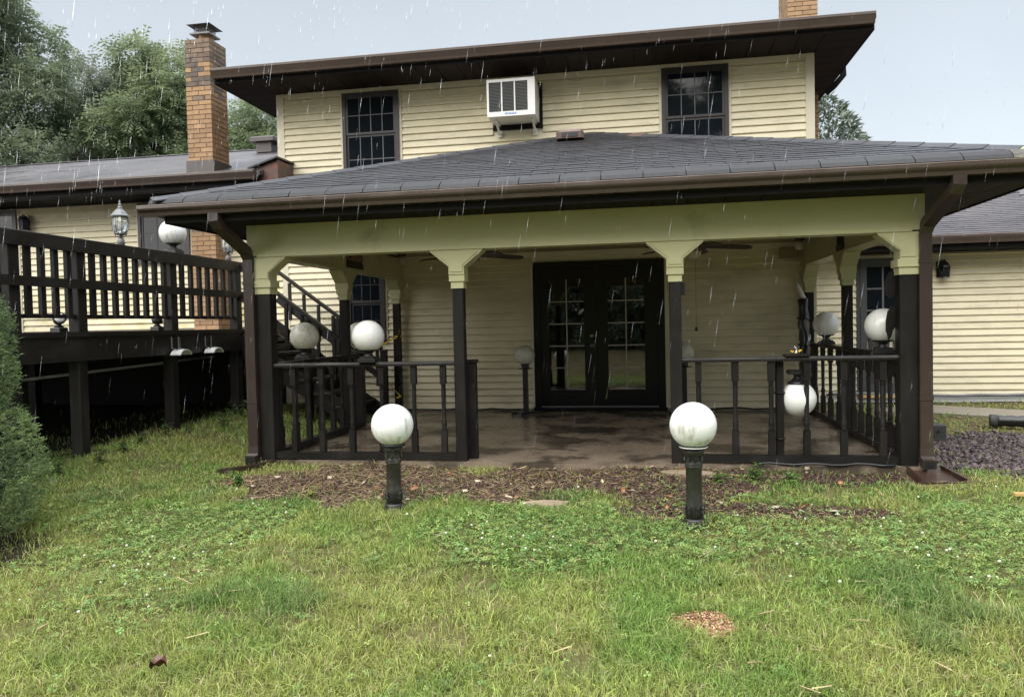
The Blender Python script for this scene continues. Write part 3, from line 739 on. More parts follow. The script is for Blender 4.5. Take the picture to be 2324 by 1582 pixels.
for x in (XL, XR):
    p = MB(); p.extrude([(YF + 0.084, ZB - 0.012), (YF + 0.30, ZB - 0.012), (YF + 0.30, ZB - 0.025), (YF + 0.084, 1.79)], 'x', x - 0.08, x + 0.08); p.build('bracket', M['beam'], PAV)
    bracket(x, YM, 'y', 0.245, 0.245); collar(x, YM, 0.05)
    bracket(x, YW - 0.13, 'y', 0.245, 0); collar(x, YW - 0.13, 0.05)
cl = MB(); cl.box(XL + 0.086, XR - 0.086, YF + 0.086, YW - 0.03, 2.275, 2.30); cl.build('ceiling', M['ceiling'], PAV)
tr = MB(); tr.box(XL + 0.1, XR - 0.1, YW - 0.055, YW - 0.026, 2.20, 2.274); tr.build('wall_trim', M['trim'], PAV)
# soffit, fascia, gutters
EX0, EX1, EY0 = -4.32, 2.94, 6.42
soffit(PAV, M['soffit_dark'], [(XL - 0.5, XR + 0.6, EY0, YF - 0.087, 2.248, 'x', 0.30), (EX0, XL - 0.502, EY0, YW - 0.03, 2.248, 'y', 0.10),
                               (XL - 0.498, XL - 0.087, YF - 0.086, YW - 0.03, 2.2485, 'y', 0.10), (XR + 0.602, EX1, EY0, YW - 0.03, 2.248, 'y', 0.10), (XR + 0.087, XR + 0.598, YF - 0.086, YW - 0.03, 2.2485, 'y', 0.10)])
fascia_gutter(PAV, EX0, EX1, EY0, 2.238, 2.415, 2.388, 0.088, gx0=EX0 - 0.20, gx1=EX1 + 0.16)
for sgn, xe in ((-1, EX0), (1, EX1)):
    f = MB(); f.box(min(xe, xe + sgn * 0.022), max(xe, xe + sgn * 0.022), EY0 + 0.001, YW - 0.03, 2.238, 2.415); f.build('fascia', M['soffit_dark'], PAV)
    x = xe + sgn * 0.0225; lp, zb = 2.387, 2.301
    pr = [(x, lp - 0.006), (x, zb), (x + sgn*0.075, zb), (x + sgn*0.085, zb + 0.03), (x + sgn*0.112, lp - 0.038), (x + sgn*0.12, lp - 0.024), (x + sgn*0.12, lp), (x + sgn*0.104, lp),
          (x + sgn*0.106, lp - 0.026), (x + sgn*0.076, zb + 0.034), (x + sgn*0.068, zb + 0.008), (x + sgn*0.006, zb + 0.008), (x + sgn*0.006, lp - 0.006)]
    g = MB(); g.extrude(pr if sgn > 0 else pr[::-1], 'y', EY0 - 0.02, YW - 0.03); g.build('gutter', M['gutter'], PAV)
# roof
RX0, RX1, RY_, RZ_, RS = -4.43, 3.03, 6.40, 2.452, 0.335
xc = (RX0 + RX1) / 2; hw = (RX1 - RX0) / 2; AP = (xc, RY_ + hw, RZ_ + RS * hw)
b = MB(); th = 0.035; yb = YW - 0.025
V = [(RX0,RY_,RZ_),(RX1,RY_,RZ_),(RX1,yb,RZ_),(RX0,yb,RZ_),AP,(xc,yb,AP[2])]
V += [(p[0], p[1], p[2] - th) for p in V]
tp = [(0,1,4),(1,2,5,4),(3,0,4,5)]
b.add(V, tp + [tuple(i + 6 for i in reversed(f)) for f in tp] + [(1,0,6,7),(2,1,7,8),(0,3,9,6),(5,2,8,11),(3,5,11,9)])
PR = b.build('roof', M['shingle'], PAV)
sl = math.atan(RS); cs, sn = math.cos(sl), math.sin(sl); Ls = hw / cs
sh = MB(); TW = 0.30
sh.add([(-.5,0,0.0),(.5,0,0.0),(.5,0.15,0.002),(-.5,0.15,0.002),(-.5,0,0.011),(.5,0,0.011),(.5,0.15,0.005),(-.5,0.15,0.005)],
     [(3,2,1,0),(4,5,6,7),(0,1,5,4),(1,2,6,5),(2,3,7,6),(3,0,4,7)])
PSH = sh.mesh('shingle', M['shingle'])
cells = []
rows = int(Ls / 0.128)
for r in range(rows):
    s = r * 0.128 + 0.005; run = s * cs
    xa, xb = RX0 + run + 0.04, RX1 - run - 0.04
    off = (r % 2) * TW / 2 + random.uniform(-0.02, 0.02)
    p = RX0 - 0.3 + off
    while p < xb:
        q0, q1 = max(p, xa), min(p + TW, xb)
        if q1 - q0 > 0.05: cells.append((s, (q0 + q1) / 2, q1 - q0))
        p += TW
rest = MB()
for k, (s, x, w) in enumerate(cells):
    loc = (x, RY_ + s * cs, RZ_ + s * sn + 0.001 + random.uniform(0, .003)); rz = random.uniform(-.006, .006)
    if k < 270:
        link('shingle', PSH, loc, PR, (sl, 0, rz), (w - 0.006, 1, 1))
    else:
        m4 = Matrix.Translation(loc) @ Euler((sl, 0, rz)).to_matrix().to_4x4() @ Matrix.Diagonal((w - 0.006, 1, 1, 1))
        rest.add([m4 @ v_.co for v_ in PSH.vertices], [tuple(pg.vertices) for pg in PSH.polygons])
o = rest.build('shingle', M['shingle'], PR); tag(o, kind='stuff')
# drooping first course hanging over the gutter
n = 22; w = (RX1 - RX0 + 0.04) / n
for i in range(n):
    xa = RX0 - 0.02 + i * w; dr = random.uniform(-0.003, 0.003)
    d = MB(); P = [(RY_ + 0.10, RZ_ + 0.050), (RY_ + 0.03, RZ_ + 0.034), (RY_ - 0.035, RZ_ - 0.004 + dr), (RY_ - 0.060, RZ_ - 0.040 + dr), (RY_ - 0.052, RZ_ - 0.046 + dr), (RY_ - 0.022, RZ_ - 0.012 + dr), (RY_ + 0.03, RZ_ + 0.020), (RY_ + 0.10, RZ_ + 0.036)]
    d.extrude(P, 'x', xa + 0.0035, xa + w - 0.0035)
    d.build('eave_shingle', M['shingle_moss'] if i >= n - 1 else M['eave'], PR)
# hip caps
for sx, xe in ((1, RX0), (-1, RX1)):
    dirv = Vector((sx * hw, hw, RS * hw)).normalized(); Lh = Vector((hw, hw, RS * hw)).length
    side = Vector((-sx, 1, 0)).normalized()       # horizontal across the hip
    nn = 21
    for i in range(nn):
        a = Vector((xe, RY_, RZ_)) + dirv * (Lh * i / nn - 0.03); b2 = a + dirv * (Lh / nn + 0.03)
        lift = Vector((0, 0, 0.030)); lo = Vector((0, 0, -0.018))
        s1 = side * 0.125; th = Vector((0, 0, 0.010))
        c = MB(); up = Vector((0, 0, 0.006))
        c.add([a + lo - s1 + up, a + lift + up, a + lo + s1 + up, b2 + lo - s1, b2 + lift, b2 + lo + s1,
               a + lo - s1 + up - th, a + lift + up - th, a + lo + s1 + up - th, b2 + lo - s1 - th, b2 + lift - th, b2 + lo + s1 - th],
              [(0,1,4,3),(1,2,5,4),(6,9,10,7),(7,10,11,8),(0,6,7,1),(1,7,8,2),(3,4,10,9),(4,5,11,10),(0,3,9,6),(2,8,11,5)])
        mm = M['shingle_moss'] if (sx < 0 and i == 0) else (M['vent'] if (sx < 0 and i == nn - 4) else M['shingle'])
        c.build('hip_cap', mm, PR)
v = MB(); v.cbox(-1.05, -0.72, 9.28, 9.55, 3.47, 3.575, 0.03); v.build('roof_vent', M['vent'], PAV)
v = MB(); v.box(-0.98, -0.79, 9.272, 9.279, 3.485, 3.535); v.build('vent_louvre', M['dark_grille'], PAV)

# downspouts: real elbows from the gutter back to the posts
def downspout(x_out, x_v, y_v, z_bot, label):
    z1 = 2.302; d = MB()
    d.rtube([(x_out, EY0 - 0.07, z1), (x_out, EY0 - 0.07, z1 - 0.06), (x_out * 0.85 + x_v * 0.15, EY0 - 0.03, z1 - 0.11),
             (x_v * 0.85 + x_out * 0.15, y_v - 0.05, z1 - 0.30), (x_v, y_v, z1 - 0.38), (x_v, y_v, 1.2), (x_v, y_v, z_bot + 0.14)], 0.098, 0.072)
    o = d.build('downspout', M['downspout'], PAV); tag(o, label)
    k = MB(); k.rtube([(x_v, y_v, z_bot + 0.15), (x_v, y_v - 0.01, z_bot + 0.075), (x_v, y_v - 0.05, z_bot + 0.040), (x_v, y_v - 0.10, z_bot + 0.032)], 0.106, 0.08)
    k.build('elbow', M['downspout'], o)
    k = MB(); k.box(x_v - 0.040, x_v + 0.040, y_v - 0.104, y_v - 0.1005, z_bot + 0.008, z_bot + 0.058); k.build('outlet', M['black_plastic'], o)
    for z in (1.68, 0.55):
        k = MB(); k.box(x_v - 0.054, x_v + 0.054, y_v - 0.041, y_v + 0.041, z, z + 0.03); k.build('strap', M['downspout'], o)
downspout(-3.80, -3.745, 6.83, -0.02, 'brown downspout at the deck side corner')
downspout(2.33, 2.25, 6.84, 0.0, 'brown downspout at the gravel side corner')

# ------------------------------------------------------------------ railings round the patio
bl = MB(); H0, H1 = 0.075, 0.885; q = 0.027
bl.box(-q, q, -q, q, 0, 0.21); bl.box(-q, q, -q, q, H1 - H0 - 0.17, H1 - H0)
bl.lathe([(0.020, 0.21), (0.027, 0.222), (0.020, 0.235), (0.026, 0.255), (0.0235, 0.29), (0.0185, 0.31), (0.0205, 0.45), (0.0225, 0.58), (0.019, 0.612), (0.026, 0.622), (0.019, 0.632), (0.026, 0.641)], (0,0,0), 10, cap=False)
BAL = bl.mesh('baluster', M['brown_wood'])
def railing(label, a, b_, balpos, axis, fixed, trim=0.0):
    mid = (a + b_) / 2; loc = (mid, fixed, 0.0) if axis == 'x' else (fixed, mid, 0.0)
    r = empty('railing', loc, label, 'railing', 'dark turned railings round the patio')
    pr = [(-0.045, 0.886), (0.045, 0.886), (0.048, 0.905), (0.036, 0.925), (-0.036, 0.925), (-0.048, 0.905)]
    t = MB(); t.extrude([(fixed + p, z) for p, z in pr], axis, a, b_); t.build('top_rail', M['brown_wood_x'], r)
    t = MB(); s_ = MB()
    if axis == 'x': t.box(a, b_, fixed - 0.045, fixed + 0.045, 0.012, 0.073)
    else: t.box(fixed - 0.045, fixed + 0.045, a, b_, 0.012, 0.073)
    t.build('bottom_rail', M['brown_wood_x'], r)
    for p in balpos:
        link('baluster', BAL, (p, fixed, H0) if axis == 'x' else (fixed, p, H0), r, (0, 0, random.uniform(-.05, .05)))
    return r
railing('front railing left of the patio opening, bollard lamp before it', PX[0] + 0.071, PX[1] - 0.052, [-3.365, -3.08, -2.78, -2.48, -2.165, -1.88], 'x', YF)
railing('front railing right of the patio opening, globe hanging from it', PX[2] + 0.052, PX[3] - 0.071, [0.43, 0.74, 1.04, 1.33, 1.63, 1.94], 'x', YF)
railing('side railing nearest the deck stairs, along the left patio edge', YF + 0.072, YM - 0.052, [7.13, 7.47, 7.78, 8.09, 8.42, 8.69], 'y', XL)
railing('side railing along the right patio edge, front half beside gravel', YF + 0.072, YM - 0.052, [7.15, 7.36, 7.56, 7.77, 8.04, 8.32, 8.6], 'y', XR)
railing('side railing along the right patio edge, half against the house', YM + 0.052, YW - 0.182, [9.24, 9.65, 10.05, 10.45], 'y', XR)
railing('short railing stub beside the foot of the deck stairs', YM + 0.052, 9.24, [9.05], 'y', XL)
def newel(x, y, h, w, label, z0=0.001):
    r = empty('newel_post', (x, y, 0), label, 'post')
    p = MB(); p.cbox(x - w/2, x + w/2, y - w/2, y + w/2, z0, h, 0.008); p.build('shaft', M['brown_wood'], r)
    p = MB(); p.cbox(x - w/2 - 0.012, x + w/2 + 0.012, y - w/2 - 0.012, y + w/2 + 0.012, h + 0.0005, h + 0.03, 0.008); p.build('cap', M['brown_wood'], r)
    return r
newel(-1.635, 7.045, 0.90, 0.085, 'short dark newel post beside the left middle pavilion post')
newel(XL + 0.005, 9.295, 0.895, 0.10, 'dark newel post at the foot of the deck stairs')
sq = MB(); sq.cbox(1.087, 1.152, 6.95, 7.01, 0.001, 0.884, 0.006)
sq.lathe([(0.045, 0.60), (0.049, 0.607), (0.045, 0.614)], (1.1195, 6.98, 0), 12); sq.lathe([(0.045, 0.20), (0.049, 0.207), (0.045, 0.214)], (1.1195, 6.98, 0), 12)
o = sq.build('rail_support', M['brown_wood']); tag(o, 'plain dark rail support with ring grooves left of the hanging globe', 'post')

# ------------------------------------------------------------------ deck, its railing and stairs
XD, ZD = -5.40, 1.27
DECK = empty('wooden_deck', (-8.4, 8.0, 0.1), 'raised dark stained wooden deck along the low wing', 'deck')
d = MB()
y = 4.4
while y < YW - 0.05:
    d.box(-13.9, XD + 0.01, y, min(y + 0.136, YW - 0.04), ZD - 0.03, ZD); y += 0.142
o = d.build('decking', M['brown_wood_x'], DECK); tag(o, kind='stuff')
t = MB(); t.box(XD - 0.04, XD, 4.42, YW - 0.05, 0.99, ZD - 0.031); t.build('rim_board', M['brown_wood_x'], DECK)
t = MB(); t.box(XD + 0.001, XD + 0.018, 4.40, YW - 0.05, ZD - 0.046, ZD + 0.002); t.build('edge_strip', M['brown_wood_x'], DECK)
for y in np.arange(4.8, 10.8, 0.6):
    j = MB(); j.box(-13.8, XD - 0.041, y, y + 0.04, 1.03, ZD - 0.031); j.build('joist', M['brown_wood_x'], DECK)
DPY = [5.84, 6.65, 8.13, 9.57]
for x in (XD - 0.085, -8.6, -11.8):
    for y in DPY:
        z0 = gz(x, y) - 0.03
        p = MB(); p.cbox(x - 0.06, x + 0.06, y - 0.06, y + 0.06, z0, 0.989 if x > -6 else 1.029, 0.006); p.build('support_post', M['brown_wood'], DECK)
pw = MB(); pw.tube([(-6.4, 5.2, 0.74), (-6.45, 6.6, 0.775), (-6.5, 8.0, 0.80), (-6.5, 9.4, 0.83), (-6.5, 10.7, 0.87)], 0.018, 8)
tag(pw.build('pipe', M['pipe_white']), 'thin pale pipe strung in the dark under the deck', 'pipe')

DRL = empty('deck_railing', (XD - 0.06, 7.0, ZD), 'dark slatted deck railing with wide cap and middle rail', 'railing')
xr = XD - 0.065
for y in DPY:
    p = MB(); p.cbox(xr - 0.06, xr + 0.06, y - 0.06, y + 0.06, ZD + 0.001, 2.06, 0.006); p.build('post', M['brown_wood'], DRL)
ye = 9.80
t = MB(); t.cbox(xr - 0.085, xr + 0.095, 4.3, ye, 2.131, 2.168, 0.005); t.build('cap_rail', M['brown_wood_x'], DRL)
t = MB(); t.box(xr + 0.0605, xr + 0.098, 4.3, ye - 0.06, 2.035, 2.130); t.build('top_rail', M['brown_wood_x'], DRL)
t = MB(); t.box(xr + 0.0605, xr + 0.098, 4.3, ye - 0.10, 1.685, 1.772); t.build('middle_rail', M['brown_wood_x'], DRL)
for ya, yb_, nb in zip([4.3] + DPY[:-1], DPY, (8, 4, 8, 7)):
    t = MB(); t.box(xr - 0.02, xr + 0.02, ya + 0.061, yb_ - 0.061, 1.402, 1.440); t.build('bottom_rail', M['brown_wood_x'], DRL)
    st = (yb_ - ya) / (nb + 1)
    for i in range(nb):
        p = MB(); yy = ya + st * (i + 1); p.box(xr + 0.020, xr + 0.060, yy - 0.028, yy + 0.028, 1.405, 2.12); p.build('baluster', M['brown_wood'], DRL)
    t = MB(); t.box(xr - 0.018, xr + 0.019, ya + 0.061, yb_ - 0.061, 2.05, 2.13); t.build('inner_rail', M['brown_wood_x'], DRL)
# stairs going down along +X to the patio
STR = empty('deck_stairs', (-4.5, 9.95, 0), 'dark wooden stairs from the deck down to the patio', 'stairs')
SX0, NR, RUN = XD + 0.0, 7, 0.245; RISE = ZD / NR; SX1 = SX0 + NR * RUN; yA, yB = 9.62, 10.55
sp = RISE / RUN
for y in (yA, yB):
    s_ = MB(); s_.extrude([(SX0, ZD - 0.06), (SX0, ZD - 0.40), (SX1 - 0.30, 0.003), (SX1, 0.003), (SX1, 0.09)], 'y', y - 0.02, y + 0.02); s_.build('stringer', M['brown_wood_x'], STR)
for i in range(1, NR):
    z = ZD - i * RISE; x = SX0 + (i - 1) * RUN
    t = MB(); t.cbox(x + 0.02, x + RUN + 0.04, yA - 0.05, yB + 0.05, z - 0.0, z + 0.038, 0.005); t.build('tread', M['brown_wood_x'], STR)
    t = MB(); t.box(x + 0.004, x + 0.022, yA + 0.021, yB - 0.021, z - 0.005, z + RISE - 0.03); t.build('riser', M['brown_wood_x'], STR)
for y in (yA - 0.045, yB + 0.045):
    a0 = (SX0 + 0.02, y, 2.12); a1 = (SX1 - 0.10, y, 2.12 - (SX1 - SX0 - 0.12) * sp)
    t = MB(); t.bar(a0, a1, 0.085, 0.04); t.build('handrail', M['brown_wood_x'], STR)
    b0 = (SX0 + 0.02, y, 1.70); b1 = (SX1 - 0.10, y, 1.70 - (SX1 - SX0 - 0.12) * sp)
    t = MB(); t.bar(b0, b1, 0.038, 0.085); t.build('lower_rail', M['brown_wood_x'], STR)
    for k in range(7):
        x = SX0 + 0.24 + k * 0.22; zt = 2.10 - (x - SX0 - 0.02) * sp
        p = MB(); p.box(x - 0.02, x + 0.02, y - 0.058, y - 0.0195, zt - 0.55, zt - 0.01); p.build('baluster', M['brown_wood'], STR)
    p = MB(); x = SX0 + 0.95; p.cbox(x - 0.045, x + 0.045, y - 0.045, y + 0.045, gz(x, y), 2.10 - 0.95 * sp, 0.006); p.build('stair_post', M['brown_wood'], STR)
    p = MB(); x = SX1 - 0.07; p.cbox(x - 0.045, x + 0.045, y - 0.045, y + 0.045, -0.04, 0.93, 0.006); p.build('stair_post', M['brown_wood'], STR)
sp_ = MB(); sp_.tube([(-5.05, 9.2, gz(-5.05, 9.2) - 0.02), (-5.05, 9.2, 0.70), (-5.03, 9.2, 0.76), (-4.86, 9.2, 0.77)], 0.022, 8); sp_.tube([(-4.86, 9.2, 0.77), (-4.83, 9.2, 0.74), (-4.83, 9.2, 0.55)], 0.022, 8)
tag(sp_.build('standpipe', M['grey_metal']), 'grey bent standpipe in the dark beside the deck stairs', 'pipe')

# ------------------------------------------------------------------ lamps
def globe_mesh(m, r=0.153):
    g = MB(); g.sphere((0, 0, 0), r, 32, 20, 1.0, 0.0, 0.86); return g.mesh('globe', M[m])
GL = {k: globe_mesh(k) for k in ('globe', 'globe_dirty', 'globe_mossy')}
def rail_lamp(name, loc, label, gm='globe', up=0.0):
    """globe on a flared square pier-mount base; built at its own origin so copies can share it"""
    r = empty(name, loc, label, 'lamp', 'white globe lamps'); x, y, z = loc
    b = MB(); b.cbox(x-0.085, x+0.085, y-0.085, y+0.085, z, z+0.035, 0.006); b.cbox(x-0.07, x+0.07, y-0.07, y+0.07, z+0.0351, z+0.052, 0.005)
    b.lathe([(0.058, 0.052), (0.040, 0.066), (0.036, 0.085), (0.055, 0.098), (0.060, 0.102)], (x, y, z), 14); b.build('base', M['black_metal'], r)
    f = MB(); f.lathe([(0.060, 0.1022), (0.088, 0.108), (0.092, 0.124), (0.086, 0.127)], (x, y, z), 20); f.build('fitter', M['black_metal'], r)
    link('globe', GL[gm], (x, y, z + 0.105 + 0.137), r, (math.radians(180), 0, random.random() * 6))
    return r
# sphere cut is at its top (v1 < 1), so a turn of 180 degrees puts the neck down
rail_lamp('globe_lamp', (-2.60, YF, 0.9255), 'clean white globe lamp on the front railing left of the opening')
rail_lamp('globe_lamp', (XL, 7.72, 0.9255), 'white globe lamp with mossy crown on the left side railing', 'globe_mossy')
rail_lamp('globe_lamp', (XL + 0.0, 9.295, 0.9265), 'white globe lamp half hidden behind the post by the stairs', 'globe_mossy')
rail_lamp('globe_lamp', (XR, 9.85, 0.9255), 'smaller looking white globe lamp on the right side railing near the house')
rail_lamp('globe_lamp', (2.035, 7.22, 0.9255), 'white globe lamp by the right corner post, dark plate before its edge')
rail_lamp('globe_lamp', (XD - 0.06, 8.22, 2.1685), 'streaked white globe lamp on the deck railing under the pavilion eave', 'globe_dirty')

def bollard(loc, label, h=0.49, gm='globe_dirty'):
    r = empty('bollard_lamp', loc, label, 'lamp', 'globe bollard lamps on black columns'); x, y, z = loc
    b = MB(); b.lathe([(0.078, -0.03), (0.080, 0.012), (0.072, 0.030), (0.066, 0.040), (0.070, 0.055), (0.060, 0.066)], (x, y, z), 20); b.build('base', M['black_iron'], r)
    s = MB(); s.lathe([(0.058, 0.066), (0.057, 0.15), (0.054, 0.17), (0.052, h - 0.135), (0.058, h - 0.130), (0.059, h - 0.122), (0.055, h - 0.116), (0.059, h - 0.110), (0.056, h - 0.104), (0.056, h - 0.045), (0.066, h - 0.040), (0.068, h - 0.018), (0.064, h - 0.012)], (x, y, z), 24); s.build('column', M['black_iron'], r)
    # cast acanthus leaves round foot and neck
    lv = MB()
    for z0, z1, rad, n, tip in ((0.068, 0.165, 0.0565, 9, 0.012), (h - 0.102, h - 0.052, 0.0555, 9, 0.010)):
        for k in range(n):
            a = 2 * math.pi * k / n
            for s_, zz0, zz1, wd in ((0, z0, z1, 0.013), (1, z0 + 0.15*(z1-z0), z0 + 0.62*(z1-z0), 0.010), (-1, z0 + 0.15*(z1-z0), z0 + 0.62*(z1-z0), 0.010), (1, z0 + 0.5*(z1-z0), z0 + 0.9*(z1-z0), 0.008), (-1, z0 + 0.5*(z1-z0), z0 + 0.9*(z1-z0), 0.008)):
                def P(da, zz, off): return (x + (rad + off) * math.cos(a + da), y + (rad + off) * math.sin(a + da), z + zz)
                d1 = s_ * 0.28; w_ = wd / rad / 2
                lv.add([P(0, zz0, 0.003), P(d1*0.5 - w_, (zz0+zz1)/2, 0.002), P(d1*0.5, (zz0+zz1)/2, tip), P(d1*0.5 + w_, (zz0+zz1)/2, 0.002), P(d1, zz1, 0.006)],
                       [(0,2,1),(0,3,2),(1,2,4),(2,3,4)])
    lv.build('cast_leaves', M['black_iron'], r)
    f = MB(); f.lathe([(0.064, h - 0.012), (0.088, h - 0.006), (0.090, h + 0.006), (0.080, h + 0.012)], (x, y, z), 24); f.build('fitter', M['black_metal'], r)
    link('globe', GL[gm], (x, y, z + h + 0.137 + 0.006), r, (math.radians(180), 0, random.random() * 6))
    return r
bollard((-1.84, 5.33, gz(-1.84, 5.33)), 'globe bollard lamp in the mulch bed, grey streaks on its left side')
b2_ = bollard((0.283, 5.17, gz(0.283, 5.17)), 'globe bollard lamp with white collar on the lawn, right of the opening', 0.535)
c_ = MB(); c_.lathe([(0.0905, 0.5335), (0.0925, 0.537), (0.0905, 0.5405)], (0.283, 5.17, gz(0.283, 5.17)), 24); c_.build('white_collar', M['white_metal'], b2_)
bollard((-9.83, 10.45, ZD + 0.002), 'globe bollard lamp on the far end of the deck behind slats')

def floor_lamp(loc, label):
    r = empty('pole_lamp', loc, label, 'lamp', 'pole lamps beside the french doors'); x, y, z = loc
    b = MB(); b.bar((x - 0.20, y - 0.05, z + 0.02), (x + 0.20, y + 0.05, z + 0.02), 0.06, 0.036); b.bar((x - 0.06, y - 0.2, z + 0.021), (x + 0.06, y + 0.2, z + 0.021), 0.06, 0.034); b.build('foot', M['black_metal'], r)
    p = MB(); p.cbox(x - 0.035, x + 0.035, y - 0.035, y + 0.035, z + 0.04, z + 0.63, 0.006); p.build('pole', M['black_metal'], r)
    p = MB(); p.lathe([(0.10, 0.628), (0.105, 0.634), (0.055, 0.642), (0.055, 0.69), (0.07, 0.70)], (x, y, z), 16); p.build('fitter', M['black_metal'], r)
    g = MB(); g.sphere((0, 0, 0), 0.138, 28, 16, 1, 0, 0.86); link('globe', g.mesh('globe', M['globe_mossy']), (x, y, z + 0.82), r, (math.radians(180), 0, 1))
floor_lamp((-1.69, 10.56, 0.001), 'dusty globe pole lamp standing left of the french doors')
floor_lamp((0.47, 10.56, 0.001), 'dusty globe pole lamp right of the french doors, mostly behind post')

# globe hanging upside down by its wires under the right front rail
hx, hy = 1.285, 7.04
r = empty('hanging_globe_lamp', (hx, hy, 0.40), 'white globe lamp dangling upside down by its wires from railing', 'lamp')
link('globe', GL['globe'], (hx, hy, 0.548), r)
f = MB(); f.lathe([(0.086, 0.675), (0.092, 0.680), (0.088, 0.694), (0.060, 0.708), (0.05, 0.72), (0.035, 0.735), (0.04, 0.755), (0.06, 0.765)], (hx, hy, 0), 20); f.build('fitter', M['black_metal'], r)
f = MB(); f.cbox(hx - 0.085, hx + 0.085, hy - 0.085, hy + 0.085, 0.7655, 0.80, 0.008); f.build('base', M['black_metal'], r)
f = MB(); f.tube([(hx, hy, 0.80), (hx - 0.015, hy - 0.01, 0.85), (hx - 0.02, hy - 0.03, 0.90), (hx - 0.03, hy - 0.07, 0.945), (hx - 0.04, YF, 0.955)], 0.004, 6); f.build('wire', M['white_metal'], r)
jx = 1.25
r = empty('junction_plate', (jx, YF, 0.926), 'small wooden plate with loose wires and wire nuts on railing', 'plate')
p = MB(); p.cbox(jx - 0.10, jx + 0.10, YF - 0.06, YF + 0.06, 0.926, 0.944, 0.004); p.build('plate', M['brown_wood_x'], r)
for k, (dx, dz, t) in enumerate(((-0.035, 0.022, -0.9), (0.032, 0.028, 0.7), (0.0, 0.02, 0.1))):
    p = MB(); c0 = Vector((jx + dx, YF, 0.944 + dz)); dv = Vector((math.sin(t), 0.1, math.cos(t) * 0.5)).normalized()
    p.tube([c0 - dv * 0.016, c0, c0 + dv * 0.014], 0.008, 8, rs=[0.010, 0.008, 0.005]); p.build('wire_nut', M['wire_nut'] if k < 2 else M['white_metal'], r)
p = MB(); p.tube([(jx - 0.005, YF, 0.945), (jx + 0.005, YF, 0.985), (jx - 0.015, YF, 1.01)], 0.004, 6); p.build('wire', M['white_metal'], r)

# post-top lanterns on the deck railing
def lantern(loc, label):
    r = empty('post_lantern', loc, label, 'lantern', 'grey post lanterns on the deck railing'); x, y, z = loc
    b = MB(); b.lathe([(0.038, 0), (0.036, 0.05), (0.030, 0.075), (0.018, 0.085), (0.014, 0.10), (0.02, 0.112), (0.060, 0.12), (0.066, 0.130), (0.05, 0.135)], (x, y, z), 12); b.build('base', M['grey_metal'], r)
    g = MB(); g.lathe([(0.052, 0.136), (0.072, 0.175), (0.080, 0.215), (0.078, 0.26), (0.066, 0.298)], (x, y, z), 8, smooth=False); g.build('glass', M['clear_glass'], r)
    for k in range(8):
        a = 2 * math.pi * k / 8; c, s = math.cos(a), math.sin(a)
        t = MB(); t.tube([(x + rr * c, y + rr * s, z + zz) for rr, zz in ((0.054, 0.134), (0.075, 0.175), (0.083, 0.215), (0.081, 0.26), (0.068, 0.300))], 0.0045, 5); t.build('rib', M['grey_metal'], r)
    for k in range(4):
        a = 2 * math.pi * k / 4 + 0.4; c, s = math.cos(a), math.sin(a)
        t = MB(); t.tube([(x + 0.016*c, y + 0.016*s, z + 0.088), (x + 0.05*c, y + 0.05*s, z + 0.10), (x + 0.056*c, y + 0.056*s, z + 0.125)], 0.004, 5); t.build('scroll', M['grey_metal'], r)
    t = MB(); t.lathe([(0.066, 0.300), (0.096, 0.306), (0.098, 0.316), (0.080, 0.330), (0.062, 0.358), (0.045, 0.372), (0.040, 0.382), (0.022, 0.392), (0.026, 0.402), (0.014, 0.418), (0.018, 0.430), (0.008, 0.450), (0.011, 0.458), (0.002, 0.485)], (x, y, z), 8, smooth=False); t.build('roof', M['grey_metal'], r)
    bulb = MB(); bulb.sphere((x, y, z + 0.205), 0.024, 12, 8, 1.5); bulb.build('bulb', M['globe'], r)
lantern((XD - 0.06, 7.31, 2.1685), 'tall grey glass lantern with pointed finial on the deck railing')
lantern((XD - 0.06, 9.42, 2.1685), 'grey glass lantern on the deck railing end, mostly behind pavilion eave')
def wall_lantern(loc, label):
    r = empty('wall_lantern', loc, label, 'lantern', 'dark wall lanterns'); x, y, z = loc
    b = MB(); b.box(x - 0.05, x + 0.05, y - 0.018, y, z - 0.10, z + 0.13); b.build('back_plate', M['black_metal'], r)
    b = MB(); b.lathe([(0.06, -0.115), (0.075, -0.11), (0.07, -0.10)], (x + 0.03, y - 0.10, z), 6, smooth=False); b.build('tray', M['black_metal'], r)
    g = MB(); g.lathe([(0.058, -0.10), (0.070, 0.04)], (x + 0.03, y - 0.10, z), 6, smooth=False); g.build('glass', M['pane'], r)
    for k in range(6):
        a = 2 * math.pi * k / 6; t = MB(); t.tube([(x + 0.03 + 0.061*math.cos(a), y - 0.10 + 0.061*math.sin(a), z - 0.10), (x + 0.03 + 0.073*math.cos(a), y - 0.10 + 0.073*math.sin(a), z + 0.04)], 0.005, 5); t.build('rib', M['black_metal'], r)
    t = MB(); t.lathe([(0.085, 0.04), (0.078, 0.06), (0.05, 0.10), (0.02, 0.125), (0.006, 0.15)], (x + 0.03, y - 0.10, z), 6, smooth=False); t.build('roof', M['black_metal'], r)
    t = MB(); t.tube([(x, y - 0.01, z + 0.08), (x + 0.0, y - 0.06, z + 0.14), (x + 0.03, y - 0.10, z + 0.14)], 0.010, 6); t.build('arm', M['black_metal'], r)
wall_lantern((4.195, YR - 0.021, 1.90), 'dark wall lantern on the set back cream wall at right')
wall_lantern((-9.84, YW - 0.02, 3.04), 'dark wall lantern on the wing wall above the deck')

